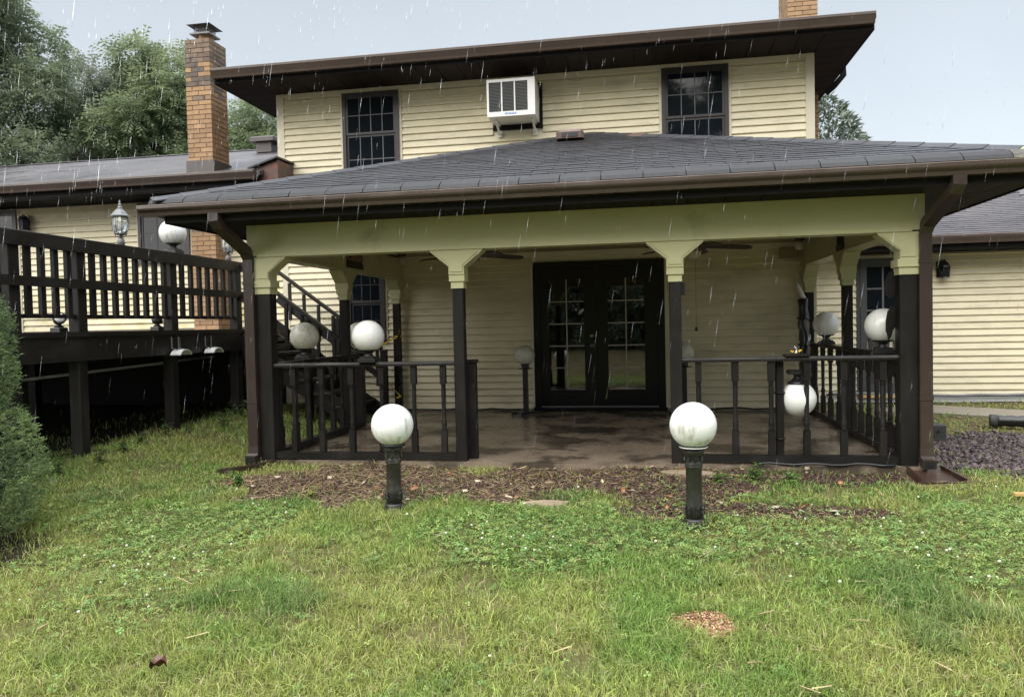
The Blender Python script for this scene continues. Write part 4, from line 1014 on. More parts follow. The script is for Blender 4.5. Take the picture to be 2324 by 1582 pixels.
# spotlights and a white bell shade on the deck floor
def spot(loc, label, rz):
    r = empty('spotlight', loc, label, 'spotlight', 'small spotlights on the deck floor'); x, y, z = loc
    b = MB(); b.cbox(x - 0.06, x + 0.06, y - 0.06, y + 0.06, z, z + 0.05, 0.008); b.lathe([(0.05, 0.05), (0.02, 0.08), (0.018, 0.10)], (x, y, z), 10); b.build('base', M['black_metal'], r)
    h = MB(); h.lathe([(0.02, -0.06), (0.045, -0.04), (0.062, 0.02), (0.064, 0.05), (0.058, 0.05)], (0, 0, 0), 14); link('head', h.mesh('head', M['black_metal']), (x, y, z + 0.13), r, (math.radians(70), 0, rz))
    h = MB(); h.lathe([(0.057, 0.0), (0.04, 0.012), (0.001, 0.018)], (0, 0, 0), 14); 
    d = Euler((math.radians(70), 0, rz)).to_matrix() @ Vector((0, 0, 0.045)); link('lens', h.mesh('lens', M['white_metal']), Vector((x, y, z + 0.13)) + d, r, (math.radians(70), 0, rz))
spot((-5.85, 6.85, ZD + 0.001), 'small spotlight on the deck floor near the spruce', 0.9)
spot((-5.85, 8.43, ZD + 0.001), 'small dark spotlight on the deck floor beside white bell shade', 2.2)
s = MB(); s.lathe([(0.075, 0), (0.07, 0.01), (0.03, 0.09), (0.018, 0.115), (0.022, 0.13), (0.008, 0.14)], (-5.85, 8.62, ZD + 0.001), 14); tag(s.build('bell_shade', M['white_metal']), 'white bell shaped shade lying on the deck floor', 'shade')
def hose_hanger(y, label):
    r = empty('hose_hanger', (XD + 0.001, y, 1.0), label, 'hanger', 'white ribbed hose hangers on the deck rim')
    for dy in (-0.055, 0.075):
        t = MB(); t.box(XD + 0.0185, XD + 0.024, y + dy - 0.008, y + dy + 0.008, 1.06, 1.19); t.bar((XD + 0.022, y + dy, 1.065), (XD + 0.09, y + dy, 1.045), 0.016, 0.006); t.build('strap', M['grey_metal'], r)
    nr = 6
    for k in range(nr):
        P = []; x0 = XD + 0.03 + k * 0.022
        c = MB(); n = 8; prof = []
        for i in range(n + 1):
            a = math.radians(20 + 140 * i / n); prof.append((y + 0.01 - 0.12 * math.cos(a), 0.965 + 0.085 * math.sin(a)))
        prof += [(p[0] * 1.0, p[1] - 0.006) for p in reversed(prof)]
        c.extrude(prof, 'x', x0, x0 + 0.018); c.build('rib', M['white_metal'], r)
    t = MB(); prof = []
    for i in range(9):
        a = math.radians(20 + 140 * i / 8); prof.append((y + 0.01 - 0.118 * math.cos(a), 0.958 + 0.085 * math.sin(a)))
    prof += [(p[0], p[1] - 0.004) for p in reversed(prof)]
    t.extrude(prof, 'x', XD + 0.026, XD + 0.16); t.build('tray', M['white_metal'], r)
hose_hanger(8.06, 'white ribbed hose hanger on the deck rim, the larger nearer one')
hose_hanger(8.74, 'white ribbed hose hanger on the deck rim, the farther one by downspout')

# ------------------------------------------------------------------ window air conditioner
ac = empty('air_conditioner', (-1.79, YW, 4.09), 'white window air conditioner hung in the upper wall', 'air conditioner')
ax0, ax1, ay0, az0, az1 = -2.12, -1.465, 10.45, 4.10, 4.605
b = MB(); b.box(ax0, ax1, ay0 + 0.02, YW - 0.02, az0, az1); b.build('case', M['white_metal'], ac)
b = MB(); fw = 0.022
b.box(ax0 - 0.006, ax0 + fw, ay0, ay0 + 0.0195, az0, az1); b.box(ax1 - 0.095, ax1 + 0.006, ay0, ay0 + 0.0195, az0, az1)
b.box(ax0 + fw, ax1 - 0.095, ay0, ay0 + 0.0195, az1 - 0.04, az1); b.box(ax0 + fw, ax1 - 0.095, ay0, ay0 + 0.0195, az0, az0 + 0.065)
gw = (ax1 - 0.095 - ax0 - fw) / 3
for k in (1, 2): b.box(ax0 + fw + k*gw - 0.009, ax0 + fw + k*gw + 0.009, ay0, ay0 + 0.0195, az0 + 0.065, az1 - 0.04)
b.build('rear_frame', M['white_metal'], ac)
for k in range(3):
    xa = ax0 + fw + k*gw + (0.009 if k else 0); xb = ax0 + fw + (k+1)*gw - (0.009 if k < 2 else 0)
    g = MB(); g.box(xa, xb, ay0 + 0.014, ay0 + 0.0198, az0 + 0.065, az1 - 0.04); gr = g.build('grille', M['dark_grille'], ac)
    l = MB(); l.box(-(xb-xa)/2, (xb-xa)/2, 0, 0.008, 0, 0.004); lm = l.mesh('louvre', M['grey_metal'])
    for j in range(20): link('louvre', lm, ((xa + xb)/2, ay0 + 0.005, az0 + 0.075 + j * 0.0195), gr)
b = MB(); b.box(ax0 + 0.24, ax0 + 0.40, ay0 - 0.002, ay0 - 0.0004, az0 + 0.022, az0 + 0.046); b.build('badge', M['blue'], ac)
b = MB()
for k in range(7): b.box(ax0 + 0.25 + k*0.02, ax0 + 0.262 + k*0.02, ay0 - 0.0032, ay0 - 0.0021, az0 + 0.028 + 0.003*(k % 2), az0 + 0.040)
b.build('badge_mark', M['white_metal'], ac)
b = MB(); b.box(-2.14, -1.42, YW - 0.035, YW - 0.001, 4.03, 4.66); b.build('sleeve', M['soffit_dark'], ac)
for x in (ax0 + 0.08, ax1 - 0.06):
    b = MB(); b.bar((x, YW - 0.03, 3.95), (x, ay0 + 0.22, az0 - 0.012), 0.03, 0.02); b.box(x - 0.02, x + 0.02, ay0 + 0.15, YW - 0.036, az0 - 0.022, az0 - 0.001); b.box(x - 0.03, x + 0.03, YW - 0.05, YW - 0.036, 3.93, 4.019); b.build('support_bracket', M['white_metal'], ac)

# ------------------------------------------------------------------ ceiling fans, signs, small fittings under the pavilion
def fan(loc, label, rot, chain):
    r = empty('ceiling_fan', loc, label, 'ceiling fan', 'dark ceiling fans under the pavilion'); x, y, z = loc
    m_ = MB(); m_.lathe([(0.06, 0.0), (0.05, -0.02), (0.018, -0.03), (0.018, -0.12), (0.07, -0.13), (0.11, -0.15), (0.11, -0.22), (0.08, -0.24)], (x, y, z), 18); m_.build('motor', M['fan_blade'], r)
    g = MB(); g.lathe([(0.075, -0.24), (0.10, -0.26), (0.09, -0.30), (0.04, -0.335), (0.004, -0.34)], (x, y, z), 18); g.build('light_bowl', M['fan_glass'], r)
    for k in range(5):
        a = rot + 2 * math.pi * k / 5
        bl_ = MB(); P = [(0.10, -0.025), (0.18, -0.05), (0.40, -0.07), (0.60, -0.062), (0.64, -0.03), (0.64, 0.04), (0.58, 0.07), (0.38, 0.07), (0.18, 0.05), (0.10, 0.025)]
        n = len(P); V = [(u, v_, 0.006 - 0.06*u*u - v_*0.22) for u, v_ in P] + [(u, v_, -0.002 - 0.06*u*u - v_*0.22) for u, v_ in P]
        bl_.add(V, [tuple(range(n)), tuple(range(2*n - 1, n - 1, -1))] + [(i, (i+1) % n + 0 if False else (i+1) % n, n + (i+1) % n, n + i) for i in range(n)])
        link('blade', bl_.mesh('blade', M['fan_blade']), (x, y, z - 0.215), r, (0, 0, a))
    if chain:
        c = MB(); c.tube([(x + 0.03, y, z - 0.34), (x + 0.03, y, z - 1.10)], 0.0025, 5); c.build('pull_chain', M['grey_metal'], r)
        c = MB(); c.sphere((x + 0.03, y, z - 1.12), 0.016, 10, 8, 1.5); c.build('pull_knob', M['black_metal'], r)
fan((0.50, 8.75, 2.274), 'dark ceiling fan with long pull chain, nearer the french doors right side', 0.05, True)
fan((-2.02, 8.75, 2.274), 'dark ceiling fan partly hidden by the left middle post bracket', 0.45, False)

def text_mesh(body, size, m, shear=0.25, extrude=0.004):
    cu = bpy.data.curves.new('lettering', 'FONT'); cu.body = body; cu.size = size; cu.shear = shear; cu.extrude = extrude
    cu.align_x = 'CENTER'; cu.align_y = 'CENTER'
    t = bpy.data.objects.new('lettering_tmp', cu); COL.objects.link(t)
    dg = bpy.context.evaluated_depsgraph_get(); me_ = bpy.data.meshes.new_from_object(t.evaluated_get(dg))
    bpy.data.objects.remove(t); bpy.data.curves.remove(cu)
    me_.materials.clear(); me_.materials.append(m); return me_
sg = empty('wooden_sign', (XL + 0.1, 8.98, 1.96), 'dark wooden sign with script lettering on the left side beam', 'sign')
p = MB(); p.box(XL + 0.087, XL + 0.105, 8.73, 9.24, 1.975, 2.045); p.build('plank', M['sign'], sg)
p = MB(); p.box(XL + 0.0865, XL + 0.096, 8.74, 9.23, 2.0455, 2.20); p.build('backing', M['sign'], sg)
tm = text_mesh("Cabela's", 0.155, M['sign_letter'])
link('lettering', tm, (XL + 0.103, 8.985, 2.115), sg, (math.radians(90), 0, math.radians(90)))
sg = empty('wooden_sign', (XR - 0.1, 8.73, 1.96), 'small dark brown plaque on the right side beam near its post', 'sign')
p = MB(); p.box(XR - 0.102, XR - 0.0865, 8.58, 8.89, 1.96, 2.03); p.build('plank', M['sign'], sg)
for k in range(4):
    p = MB(); p.box(XR - 0.100, XR - 0.0865, 8.60 + k * 0.075, 8.64 + k * 0.075, 2.0305, 2.14); p.build('carved_figure', M['sign'], sg)
for x, y, lb in ((1.93, 10.35, 'frosted jar light under the ceiling near the right back corner'), (-3.37, 10.35, 'frosted jar light under the ceiling near the left back corner')):
    r = empty('jar_light', (x, y, 2.274), lb, 'lamp', 'frosted jar lights under the pavilion ceiling')
    p = MB(); p.lathe([(0.06, 0), (0.06, -0.03), (0.045, -0.04)], (x, y, 2.274), 14); p.build('mount', M['black_metal'], r)
    p = MB(); p.lathe([(0.045, -0.0405), (0.062, -0.06), (0.062, -0.11), (0.045, -0.145), (0.004, -0.155)], (x, y, 2.274), 14); p.build('jar', M['fan_glass'], r)
p = MB(); p.cbox(1.76, 2.0, YW - 0.10, YW - 0.057, 2.06, 2.199, 0.006); p.box(1.775, 1.985, YW - 0.104, YW - 0.1005, 2.075, 2.185)
tag(p.build('wall_box', M['ceiling']), 'plain cream box on the wall high in the right back corner', 'box')
p = MB(); p.box(0.293, 0.325, 6.90, 6.955, 1.475, 1.585); tag(p.build('thermometer', M['black_metal']), 'small black thermometer case on the right middle post', 'thermometer')
# dark curled plates on the right corner post
for k, (pts, lb) in enumerate((([(2.055,1.64),(1.97,1.63),(1.90,1.60),(1.845,1.53),(1.838,1.47),(1.87,1.43),(1.95,1.40),(2.055,1.42)], 'dark brown curled plate on the corner post, upper of two'),
                              ([(2.055,1.33),(1.97,1.33),(1.90,1.29),(1.865,1.21),(1.862,1.13),(1.895,1.09),(1.905,1.045),(1.94,1.045),(1.96,1.10),(2.055,1.16)], 'dark brown curled plate on the corner post, before the globe'))):
    r = empty('curled_plate', (2.0, 6.99, pts[-1][1]), lb, 'plate')
    for j in range(3):
        q = MB(); o_ = j * 0.006; sc = 1 - 0.16 * j
        pts = [(2.062 - (2.055 - u) * 0.40, v_) for u, v_ in pts] if j == 0 else pts
        cxm, czm = 2.062, sum(p_[1] for p_ in pts) / len(pts)
        Pp = [(cxm + (u - cxm) * sc, czm + (v_ - czm) * sc) for u, v_ in pts]
        q.extrude(Pp, 'y', 6.975 - o_ - 0.005, 6.975 - o_); q.build('leaf_plate', M['brown_wood'], r)
# closed umbrella wrapped in black plastic against the right back post
r = empty('wrapped_umbrella', (1.99, 10.62, 0), 'closed umbrella wrapped in black plastic leaning by the right back post', 'umbrella')
pth_ = []; rs_ = []
for i in range(15):
    t = i / 14; pth_.append((2.04 - 0.02 * t + 0.004 * math.sin(i * 1.7), 10.60 + 0.05 * t, 0.004 + 1.50 * t)); rs_.append((0.062 + 0.007 * math.sin(i * 2.3 + 1)) + 0.008 * (0.3 < t < 0.9))
p = MB(); p.tube(pth_, 0.06, 9, rs=rs_); p.build('wrap', M['black_plastic'], r)
p = MB(); p.tube([(2.02, 10.65, 1.50), (1.99, 10.65, 1.57), (1.95, 10.65, 1.66), (1.935, 10.65, 1.71)], 0.03, 8, rs=[0.045, 0.036, 0.04, 0.012]); p.build('tip_bag', M['fan_glass'], r)
for z in (0.5, 0.9, 1.25):
    p = MB(); p.lathe([(0.082, -0.012), (0.085, 0), (0.082, 0.012)], (2.035 - 0.013 * z, 10.60 + 0.033 * z, z), 10); p.build('tie', M['black_metal'], r)
# yellow caution ribbon tied by the stairs
def ribbon(pts, w=0.022):
    m_ = MB(); V = []; F = []
    for i, p_ in enumerate(pts):
        t = math.sin(i * 1.3) * 0.6; V += [(p_[0] + 0.3 * w * t, p_[1], p_[2] + w / 2), (p_[0] - 0.3 * w * t, p_[1] - 0.003, p_[2] - w / 2)]
    for i in range(len(pts) - 1): F.append((2*i, 2*i+1, 2*i+3, 2*i+2))
    m_.add(V, F); n = len(m_.v); m_.add([(a, b_ + 0.002, c) for a, b_, c in V], [tuple(reversed(f)) for f in F]); return m_
rb_ = ribbon([(-3.575, 10.76, 1.24), (-3.57, 10.755, 1.17), (-3.60, 10.74, 1.10), (-3.68, 10.70, 1.06), (-3.80, 10.66, 1.00), (-3.90, 10.62, 0.94), (-3.97, 10.58, 0.90)]); 
rr = empty('caution_ribbon', (-3.6, 10.72, 0.3), 'yellow caution ribbon tied round the back left post', 'ribbon')
rb_.build('tail', M['yellow'], rr)
ribbon([(-3.97, 10.56, 0.78), (-3.85, 10.62, 0.62), (-3.72, 10.68, 0.44), (-3.60, 10.74, 0.27), (-3.56, 10.755, 0.24), (-3.64, 10.75, 0.22)]).build('tail', M['yellow'], rr)
k_ = MB(); k_.lathe([(0.074, 1.10), (0.078, 1.11), (0.074, 1.125)], (XL, YW - 0.13, 0), 4, smooth=False); k_.build('knot', M['yellow'], rr)

# cables along the foot of the walls
c = MB(); pts = [( -3.5 + i * 0.25, YW - 0.07 - 0.02 * math.sin(i * 1.9), 0.03 + 0.012 * math.sin(i * 2.7)) for i in range(8)]; c.tube(pts, 0.013, 6)
tag(c.build('cable', M['black_plastic']), 'black cable along the wall foot left of the doors', 'cable')
c = MB(); pts = [(0.32 + i * 0.22, YW - 0.07 - 0.02 * math.sin(i * 1.3), 0.035 + 0.012 * math.sin(i * 2.1)) for i in range(8)]; c.tube(pts, 0.013, 6)
tag(c.build('cable', M['black_plastic']), 'black cable along the wall foot right of the doors', 'cable')
c = MB(); pts = [(2.6 + i * 0.3, YR - 0.08, 0.10 + 0.02 * math.sin(i * 1.1) - (0.03 if 5 < i < 9 else 0)) for i in range(20)]; c.tube(pts, 0.022, 7)
tag(c.build('cable', M['grey_metal']), 'grey conduit along the foot of the set back wall', 'cable')
c = MB(); pts = [(0.9 + i * 0.1, 6.80 - 0.015 + 0.012 * math.sin(i * 0.9), 0.018 + 0.008 * math.sin(i * 1.7)) for i in range(12)]; c.tube(pts, 0.012, 6)
tag(c.build('cable', M['black_plastic']), 'black cable lying along the patio edge under the right railing', 'cable')

# ------------------------------------------------------------------ things on the ground
r = empty('splash_block', (2.27, 6.42, gz(2.27, 6.42)), 'brown plastic splash block under the right downspout', 'splash block')
z = gz(2.25, 6.45) + 0.012; s = MB()
s.add([(2.10,6.86,z+0.03),(2.38,6.86,z+0.03),(2.41,6.44,z),(2.08,6.44,z),(2.10,6.86,z-0.03),(2.38,6.86,z-0.03),(2.41,6.44,z-0.03),(2.08,6.44,z-0.03)], [(0,3,2,1),(4,5,6,7),(0,1,5,4),(1,2,6,5),(2,3,7,6),(3,0,4,7)])
s.build('tray', M['splash'], r)
for x0, x1 in ((2.10, 2.08), (2.38, 2.41)):
    s = MB(); s.bar((x0, 6.86, z + 0.035), (x1, 6.44, z + 0.012), 0.016, 0.05); s.build('side_wall', M['splash'], r)
r = empty('splash_pan', (-3.78, 6.55, gz(-3.78, 6.55)), 'rust brown splash pan half buried under the left downspout', 'splash block')
z = gz(-3.8, 6.6); s = MB(); s.bar((-3.62, 6.78, z + 0.02), (-3.86, 6.42, z + 0.02), 0.2, 0.03); s.build('tray', M['splash'], r)
s = MB(); s.bar((-3.50, 6.76, z + 0.045), (-3.72, 6.40, z + 0.035), 0.025, 0.06); s.build('side_wall', M['splash'], r)
r = empty('concrete_block', (2.80, 8.35, gz(2.8, 8.35)), 'dark hollow concrete block standing on the gravel by the railing', 'block')
z = gz(2.8, 8.35); s = MB(); s.cbox(2.62, 2.92, 8.28, 8.48, z - 0.01, z + 0.19, 0.008); s.build('body', M['block'], r)
for k in range(2):
    s = MB(); s.box(2.78 + 0.05 * k, 2.81 + 0.05 * k, 8.2785, 8.2805, z + 0.06 + 0.05 * k, z + 0.085 + 0.05 * k); s.build('hole', M['black_plastic'], r)
s = MB(); n = 60; P = []; R_ = []
for i in range(n): P.append((3.80 + i * 0.05, 9.38 - i * 0.018, 0.055 + 0.001 * i)); R_.append(0.060 + (0.006 if i % 2 else -0.003))
s.tube(P, 0.06, 14, rs=R_); r = empty('drain_pipe', (4.5, 9.1, 0), 'black corrugated drain pipe lying beside the path', 'pipe'); s.build('hose', M['black_plastic'], r)
s = MB(); s.tube([(3.755, 9.396, 0.055), (3.775, 9.389, 0.055), (3.83, 9.37, 0.055)], 0.07, 14, rs=[0.071, 0.074, 0.072]); s.build('coupling', M['block'], r)
def flat_stone(cx, cy, rx, ry, label):
    P = []; n = 11
    for i in range(n):
        a = 2 * math.pi * i / n; q = random.uniform(0.82, 1.1); P.append((cx + rx * q * math.cos(a), cy + ry * q * math.sin(a)))
    s = MB(); z = gz(cx, cy); s.extrude(P, 'z', z - 0.03, z + 0.022); tag(s.build('flat_stone', M['stone']), label, 'stone')
flat_stone(-0.76, 5.56, 0.19, 0.10, 'flat tan stepping stone in the grass before the patio opening')
flat_stone(0.32, 6.58, 0.24, 0.11, 'flat tan stone at the foot of the right middle post')
sb = MB(); z = gz(3.1, 5.9); sb.bar((2.55, 5.98, gz(2.6,5.98) + 0.035), (2.95, 5.95, gz(2.9,5.95) + 0.035), 0.05, 0.02); tag(sb.build('wood_stick', M['tan_tile']), 'pale split wooden stick lying on the lawn at right', 'stick')

# ------------------------------------------------------------------ lawn, clover, mulch
def scatter(n, x0, x1, y0, y1, dens):
    x = RNG.uniform(x0, x1, n); y = RNG.uniform(y0, y1, n); k = RNG.random(n) < dens(x, y); return x[k], y[k]

def occupied(x, y):
    o = inside(x, y)
    o |= np.hypot(x + 1.84, y - 5.33) < 0.075
    o |= np.hypot(x - 0.283, y - 5.17) < 0.08
    o |= (((x + 0.76) / 0.19) ** 2 + ((y - 5.56) / 0.10) ** 2 < 0.9) | (((x - 0.32) / 0.24) ** 2 + ((y - 6.58) / 0.11) ** 2 < 0.9)
    o |= (x > 2.04) & (x < 2.5) & (y > 6.36) & (y < 6.9)
    # path
    o |= (x > 2.9) & (y < np.interp(x, [2.9, 3.9, 4.7, 6, 8.5], [11.0, 11.45, 10.85, 10.2, 9.5])) & (y > np.interp(x, [2.9, 3.5, 4.4, 6, 8.5], [10.75, 10.55, 9.95, 9.35, 8.9]))
    return o
def seedpile(x, y):
    a = ((x - 0.215) / 0.135) ** 2 + ((y - 3.70) / 0.085) ** 2; b = ((x - 0.31) / 0.07) ** 2 + ((y - 3.60) / 0.07) ** 2
    return np.minimum(a, b) + 2.2 * (fnoise(x * 11, y * 11, 40) - 0.5)
def bare(x, y): return np.clip(np.maximum.reduce([bed_mask(x, y), gravel_mask(x, y), soil_mask(x, y)]), 0, 1)
def clover_w(x, y):
    n = fnoise(x * 1.1 + 3, y * 1.4, 61)
    band = np.exp(-((y - 4.95) / 0.65) ** 2) * smooth(-2.4, -1.0, x) + 0.75 * np.exp(-((x + 3.3) / 0.9) ** 2 - ((y - 4.8) / 1.2) ** 2) + 0.6 * np.exp(-((x - 1.6) / 1.2) ** 2 - ((y - 5.7) / 0.7) ** 2) + 0.45 * np.exp(-((x + 0.9) / 0.35) ** 2 - ((y - 3.3) / 0.2) ** 2) + 0.5 * np.exp(-((x + 2.6) / 0.5) ** 2 - ((y - 3.4) / 0.4) ** 2)
    return np.clip(smooth(0.38, 0.62, band * 0.75 + (n - 0.5) * 1.3 + 0.02), 0, 1)

def lawn_tint(x, y):
    """per blade colour from the patchiness of an old lawn: lush, yellowish and straw patches"""
    a = fnoise(x * 0.9, y * 1.1, 71); b = fnoise(x * 2.4 + 7, y * 2.4, 75); n = len(x)
    lush = np.array([0.225, 0.350, 0.082]); yel = np.array([0.370, 0.420, 0.118]); dark = np.array([0.185, 0.285, 0.090]); straw = np.array([0.55, 0.47, 0.26])
    near = smooth(5.6, 3.2, y)
    wy = smooth(0.40, 0.66, a * 0.6 + b * 0.4 + 0.10 * near)[:, None]
    wd = 0.8 * smooth(0.62, 0.80, fnoise(x * 1.6 + 20, y * 1.9 + 4, 81))[:, None]
    c = lush + (yel - lush) * wy; c = c + (dark - c) * wd
    ps = 0.03 + 0.08 * wy[:, 0]
    c = np.where((RNG.random(n) < ps)[:, None], straw * RNG.uniform(0.7, 1.2, (n, 1)), c * (0.62 + 0.85 * RNG.random((n, 1)) ** 1.3))
    return c, wd[:, 0]

def blades(x, y, h, w, lean, tint, zoff=0.0):
    n = len(x); z = ground_z(x, y) - 0.006 + zoff
    a = RNG.uniform(0, 2 * np.pi, n); dx, dy = np.cos(a), np.sin(a)
    b = RNG.uniform(0, 2 * np.pi, n); lx, ly = lean * h * np.cos(b), lean * h * np.sin(b)
    V = np.zeros((n, 5, 3), np.float32)
    V[:, 0] = np.stack([x - dx*w/2, y - dy*w/2, z], 1); V[:, 1] = np.stack([x + dx*w/2, y + dy*w/2, z], 1)
    V[:, 2] = np.stack([x + lx*.3 - dx*w*.42, y + ly*.3 - dy*w*.42, z + h*.58], 1); V[:, 3] = np.stack([x + lx*.3 + dx*w*.42, y + ly*.3 + dy*w*.42, z + h*.58], 1)
    V[:, 4] = np.stack([x + lx, y + ly, z + h * np.clip(1.05 - 0.42 * lean**1.5, 0.22, 1)], 1)
    i = np.arange(n)[:, None] * 5
    col = np.repeat(tint[:, None, :], 5, 1); col[:, :2] *= 0.62; col[:, 4] *= 1.12  # dark gaps between blades painted into the root colour; tips paler
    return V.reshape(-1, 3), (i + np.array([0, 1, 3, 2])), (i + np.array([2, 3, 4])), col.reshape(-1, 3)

def lawn_density(x, y):
    d = (1 - 0.90 * bare(x, y)) * (1 - 0.72 * clover_w(x, y)); d = np.where(occupied(x, y), 0, d)
    d = d * (1 - 0.72 * smooth(0.60, 0.70, fnoise(x * 3.1 + 31, y * 3.4 + 2, 101)))     # thin, matted spots
    d = np.where((x > 2.2) & (y > 8.6), d * 0.35, d)
    return np.where(seedpile(x, y) < 0.9, 0.04, d)
parts = []
#          count   x0    x1   y0   y1   hmin hmax  width
for (cnt, x0, x1, y0, y1, h0, h1, w0) in ((120000, -4.0, 3.2, 2.4, 3.9, .04, .095, .0046), (100000, -4.8, 3.8, 3.9, 5.4, .035, .08, .0058), (100000, -7.2, 5.0, 5.4, 7.6, .03, .07, .0070),
                                          (60000, -7.0, 7.0, 7.6, 12.1, .04, .09, .0085), (60000, -9.5, -4.0, 2.0, 5.4, .04, .09, .007), (60000, 3.2, 8.5, 2.0, 7.6, .04, .08, .0075), (45000, -7, 6, -1.5, 2.4, .04, .09, .009)):
    x, y = scatter(cnt, x0, x1, y0, y1, lawn_density)
    t, wd = lawn_tint(x, y); n = len(x)
    h = RNG.uniform(h0, h1, n) * (0.75 + 0.5 * fnoise(x * 1.8, y * 1.8, 91)) * (1 + 0.45 * wd)
    parts.append(blades(x, y, h, w0 * RNG.uniform(0.55, 1.35, n), np.abs(RNG.normal(0.7, 0.45, n)).clip(0, 1.7), t))
# tussocks: fans of longer blades springing from one root
tx, ty = scatter(900, -4.4, 3.6, 2.5, 5.6, lambda x, y: lawn_density(x, y) * 0.55); nt = len(tx); per = 26
cx_ = np.repeat(tx, per); cy_ = np.repeat(ty, per); n = len(cx_); sz_ = np.repeat(RNG.uniform(0.5, 1.25, nt), per)
tc, _w = lawn_tint(cx_, cy_); tc = tc * np.repeat(RNG.uniform(0.65, 1.15, (nt, 1)), per, 0)
parts.append(blades(cx_ + RNG.normal(0, 0.016, n), cy_ + RNG.normal(0, 0.016, n), sz_ * RNG.uniform(0.07, 0.135, n), 0.0048 * RNG.uniform(0.6, 1.3, n), np.abs(RNG.normal(0.95, 0.4, n)).clip(0.1, 1.8), tc))
off = 0; VV = []; FQ = []; FT = []; CC = []
for V, q, t, c in parts: VV.append(V); FQ.append(q + off); FT.append(t + off); CC.append(c); off += len(V)
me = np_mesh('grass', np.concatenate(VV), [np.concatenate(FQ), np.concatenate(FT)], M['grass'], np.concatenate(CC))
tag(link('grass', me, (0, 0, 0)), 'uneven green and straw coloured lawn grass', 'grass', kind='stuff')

# clover: three leaflets on a short stalk
def clover(cnt, x0, x1, y0, y1, sz):
    dens = lambda x, y: np.where(occupied(x, y) | (seedpile(x, y) < 1), 0, clover_w(x, y) * (1 - 0.86 * bare(x, y)) + 0.06 * (1 - bare(x, y)))
    x, y = scatter(cnt, x0, x1, y0, y1, dens); n = len(x)
    z = ground_z(x, y) + RNG.uniform(0.015, 0.062, n); s = sz * RNG.uniform(0.6, 1.3, n)
    a0 = RNG.uniform(0, 2*np.pi, n); tx, ty = RNG.normal(0, 0.28, n), RNG.normal(0, 0.28, n)
    base = np.array([0.215, 0.350, 0.105]) * RNG.uniform(0.5, 1.45, (n, 1)); base[:, 0] *= RNG.uniform(0.8, 1.5, n)
    V = np.zeros((n, 3, 4, 3), np.float32)
    for k in range(3):
        a = a0 + k * 2.094
        for j, (r, da) in enumerate(((0.08, 0), (0.75, -0.55), (1.0, 0.0), (0.75, 0.55))):
            px, py = r * s * np.cos(a + da), r * s * np.sin(a + da)
            V[:, k, j] = np.stack([x + px, y + py, z + px*tx + py*ty + (0.12 * s if j in (1, 3) else 0)], 1)
    i = np.arange(n * 3)[:, None] * 4
    return V.reshape(-1, 3), i + np.array([0, 1, 2]), i + np.array([0, 2, 3]), np.repeat(base, 12, 0)
VV, FF, CC, off = [], [], [], 0
for args in ((26000, -4.2, 3.2, 2.5, 4.2, 0.0140), (62000, -4.8, 3.6, 4.2, 6.9, 0.0165), (9000, -6.5, -3.7, 5.5, 9.5, 0.017), (9000, 2.2, 6.5, 4.5, 9.5, 0.017)):
    V, f1, f2, c = clover(*args); VV.append(V); FF += [f1 + off, f2 + off]; CC.append(c); off += len(V)
# plantain and dandelion rosettes among the clover
rx, ry = scatter(420, -4.2, 3.4, 2.5, 6.3, lambda x, y: np.where(occupied(x, y) | (seedpile(x, y) < 1.3), 0, 0.5 * (1 - bare(x, y)))); nr = len(rx)
Vr, Cr = [], []
for k in range(7):
    a = k * 0.9 + RNG.uniform(0, 0.5, nr) + RNG.uniform(0, 6.28); L = RNG.uniform(0.025, 0.065, nr); w = L * RNG.uniform(0.14, 0.24, nr); z = ground_z(rx, ry) + 0.012; up = RNG.uniform(0.25, 0.8, nr)
    ca, sa = np.cos(a), np.sin(a); m_ = 0.55
    Vr.append(np.stack([np.stack([rx, ry, z], 1), np.stack([rx + ca*L*m_ - sa*w, ry + sa*L*m_ + ca*w, z + up*L*m_], 1), np.stack([rx + ca*L, ry + sa*L, z + up*L*0.8], 1), np.stack([rx + ca*L*m_ + sa*w, ry + sa*L*m_ - ca*w, z + up*L*m_], 1)], 1))
    Cr.append(np.repeat((np.array([0.16, 0.27, 0.085]) * RNG.uniform(0.55, 1.4, (nr, 1)))[:, None, :], 4, 1))
Vr = np.concatenate(Vr).reshape(-1, 3); i = np.arange(len(Vr) // 4)[:, None] * 4 + off
VV.append(Vr); FF += [i + np.array([0, 1, 2]), i + np.array([0, 2, 3])]; CC.append(np.concatenate(Cr).reshape(-1, 3)); off += len(Vr)
me = np_mesh('clover', np.concatenate(VV), [np.concatenate(FF)], M['grass'], np.concatenate(CC))
tag(link('clover', me, (0, 0, 0)), 'patches of white clover leaves in the lawn', 'clover', kind='stuff')
# clover heads
fl = MB(); x, y = scatter(900, -4, 3.2, 2.6, 6.2, lambda x, y: np.where(occupied(x, y), 0, 0.30 * clover_w(x, y) + 0.03) * (1 - bare(x, y)))
for a, b_ in zip(x, y):
    z = gz(a, b_) + random.uniform(0.05, 0.085); q = random.uniform(0.006, 0.010)
    fl.sphere((a, b_, z), q, 6, 4, 0.9)
M['clover_head'] = mat('clover_head', (0.62, 0.62, 0.50), 0.6, 0.2, 60)
tag(fl.build('clover_blossom', M['clover_head'], None, (0, 0, 0)), 'small white clover blossoms dotted over the lawn', 'blossoms', kind='stuff')

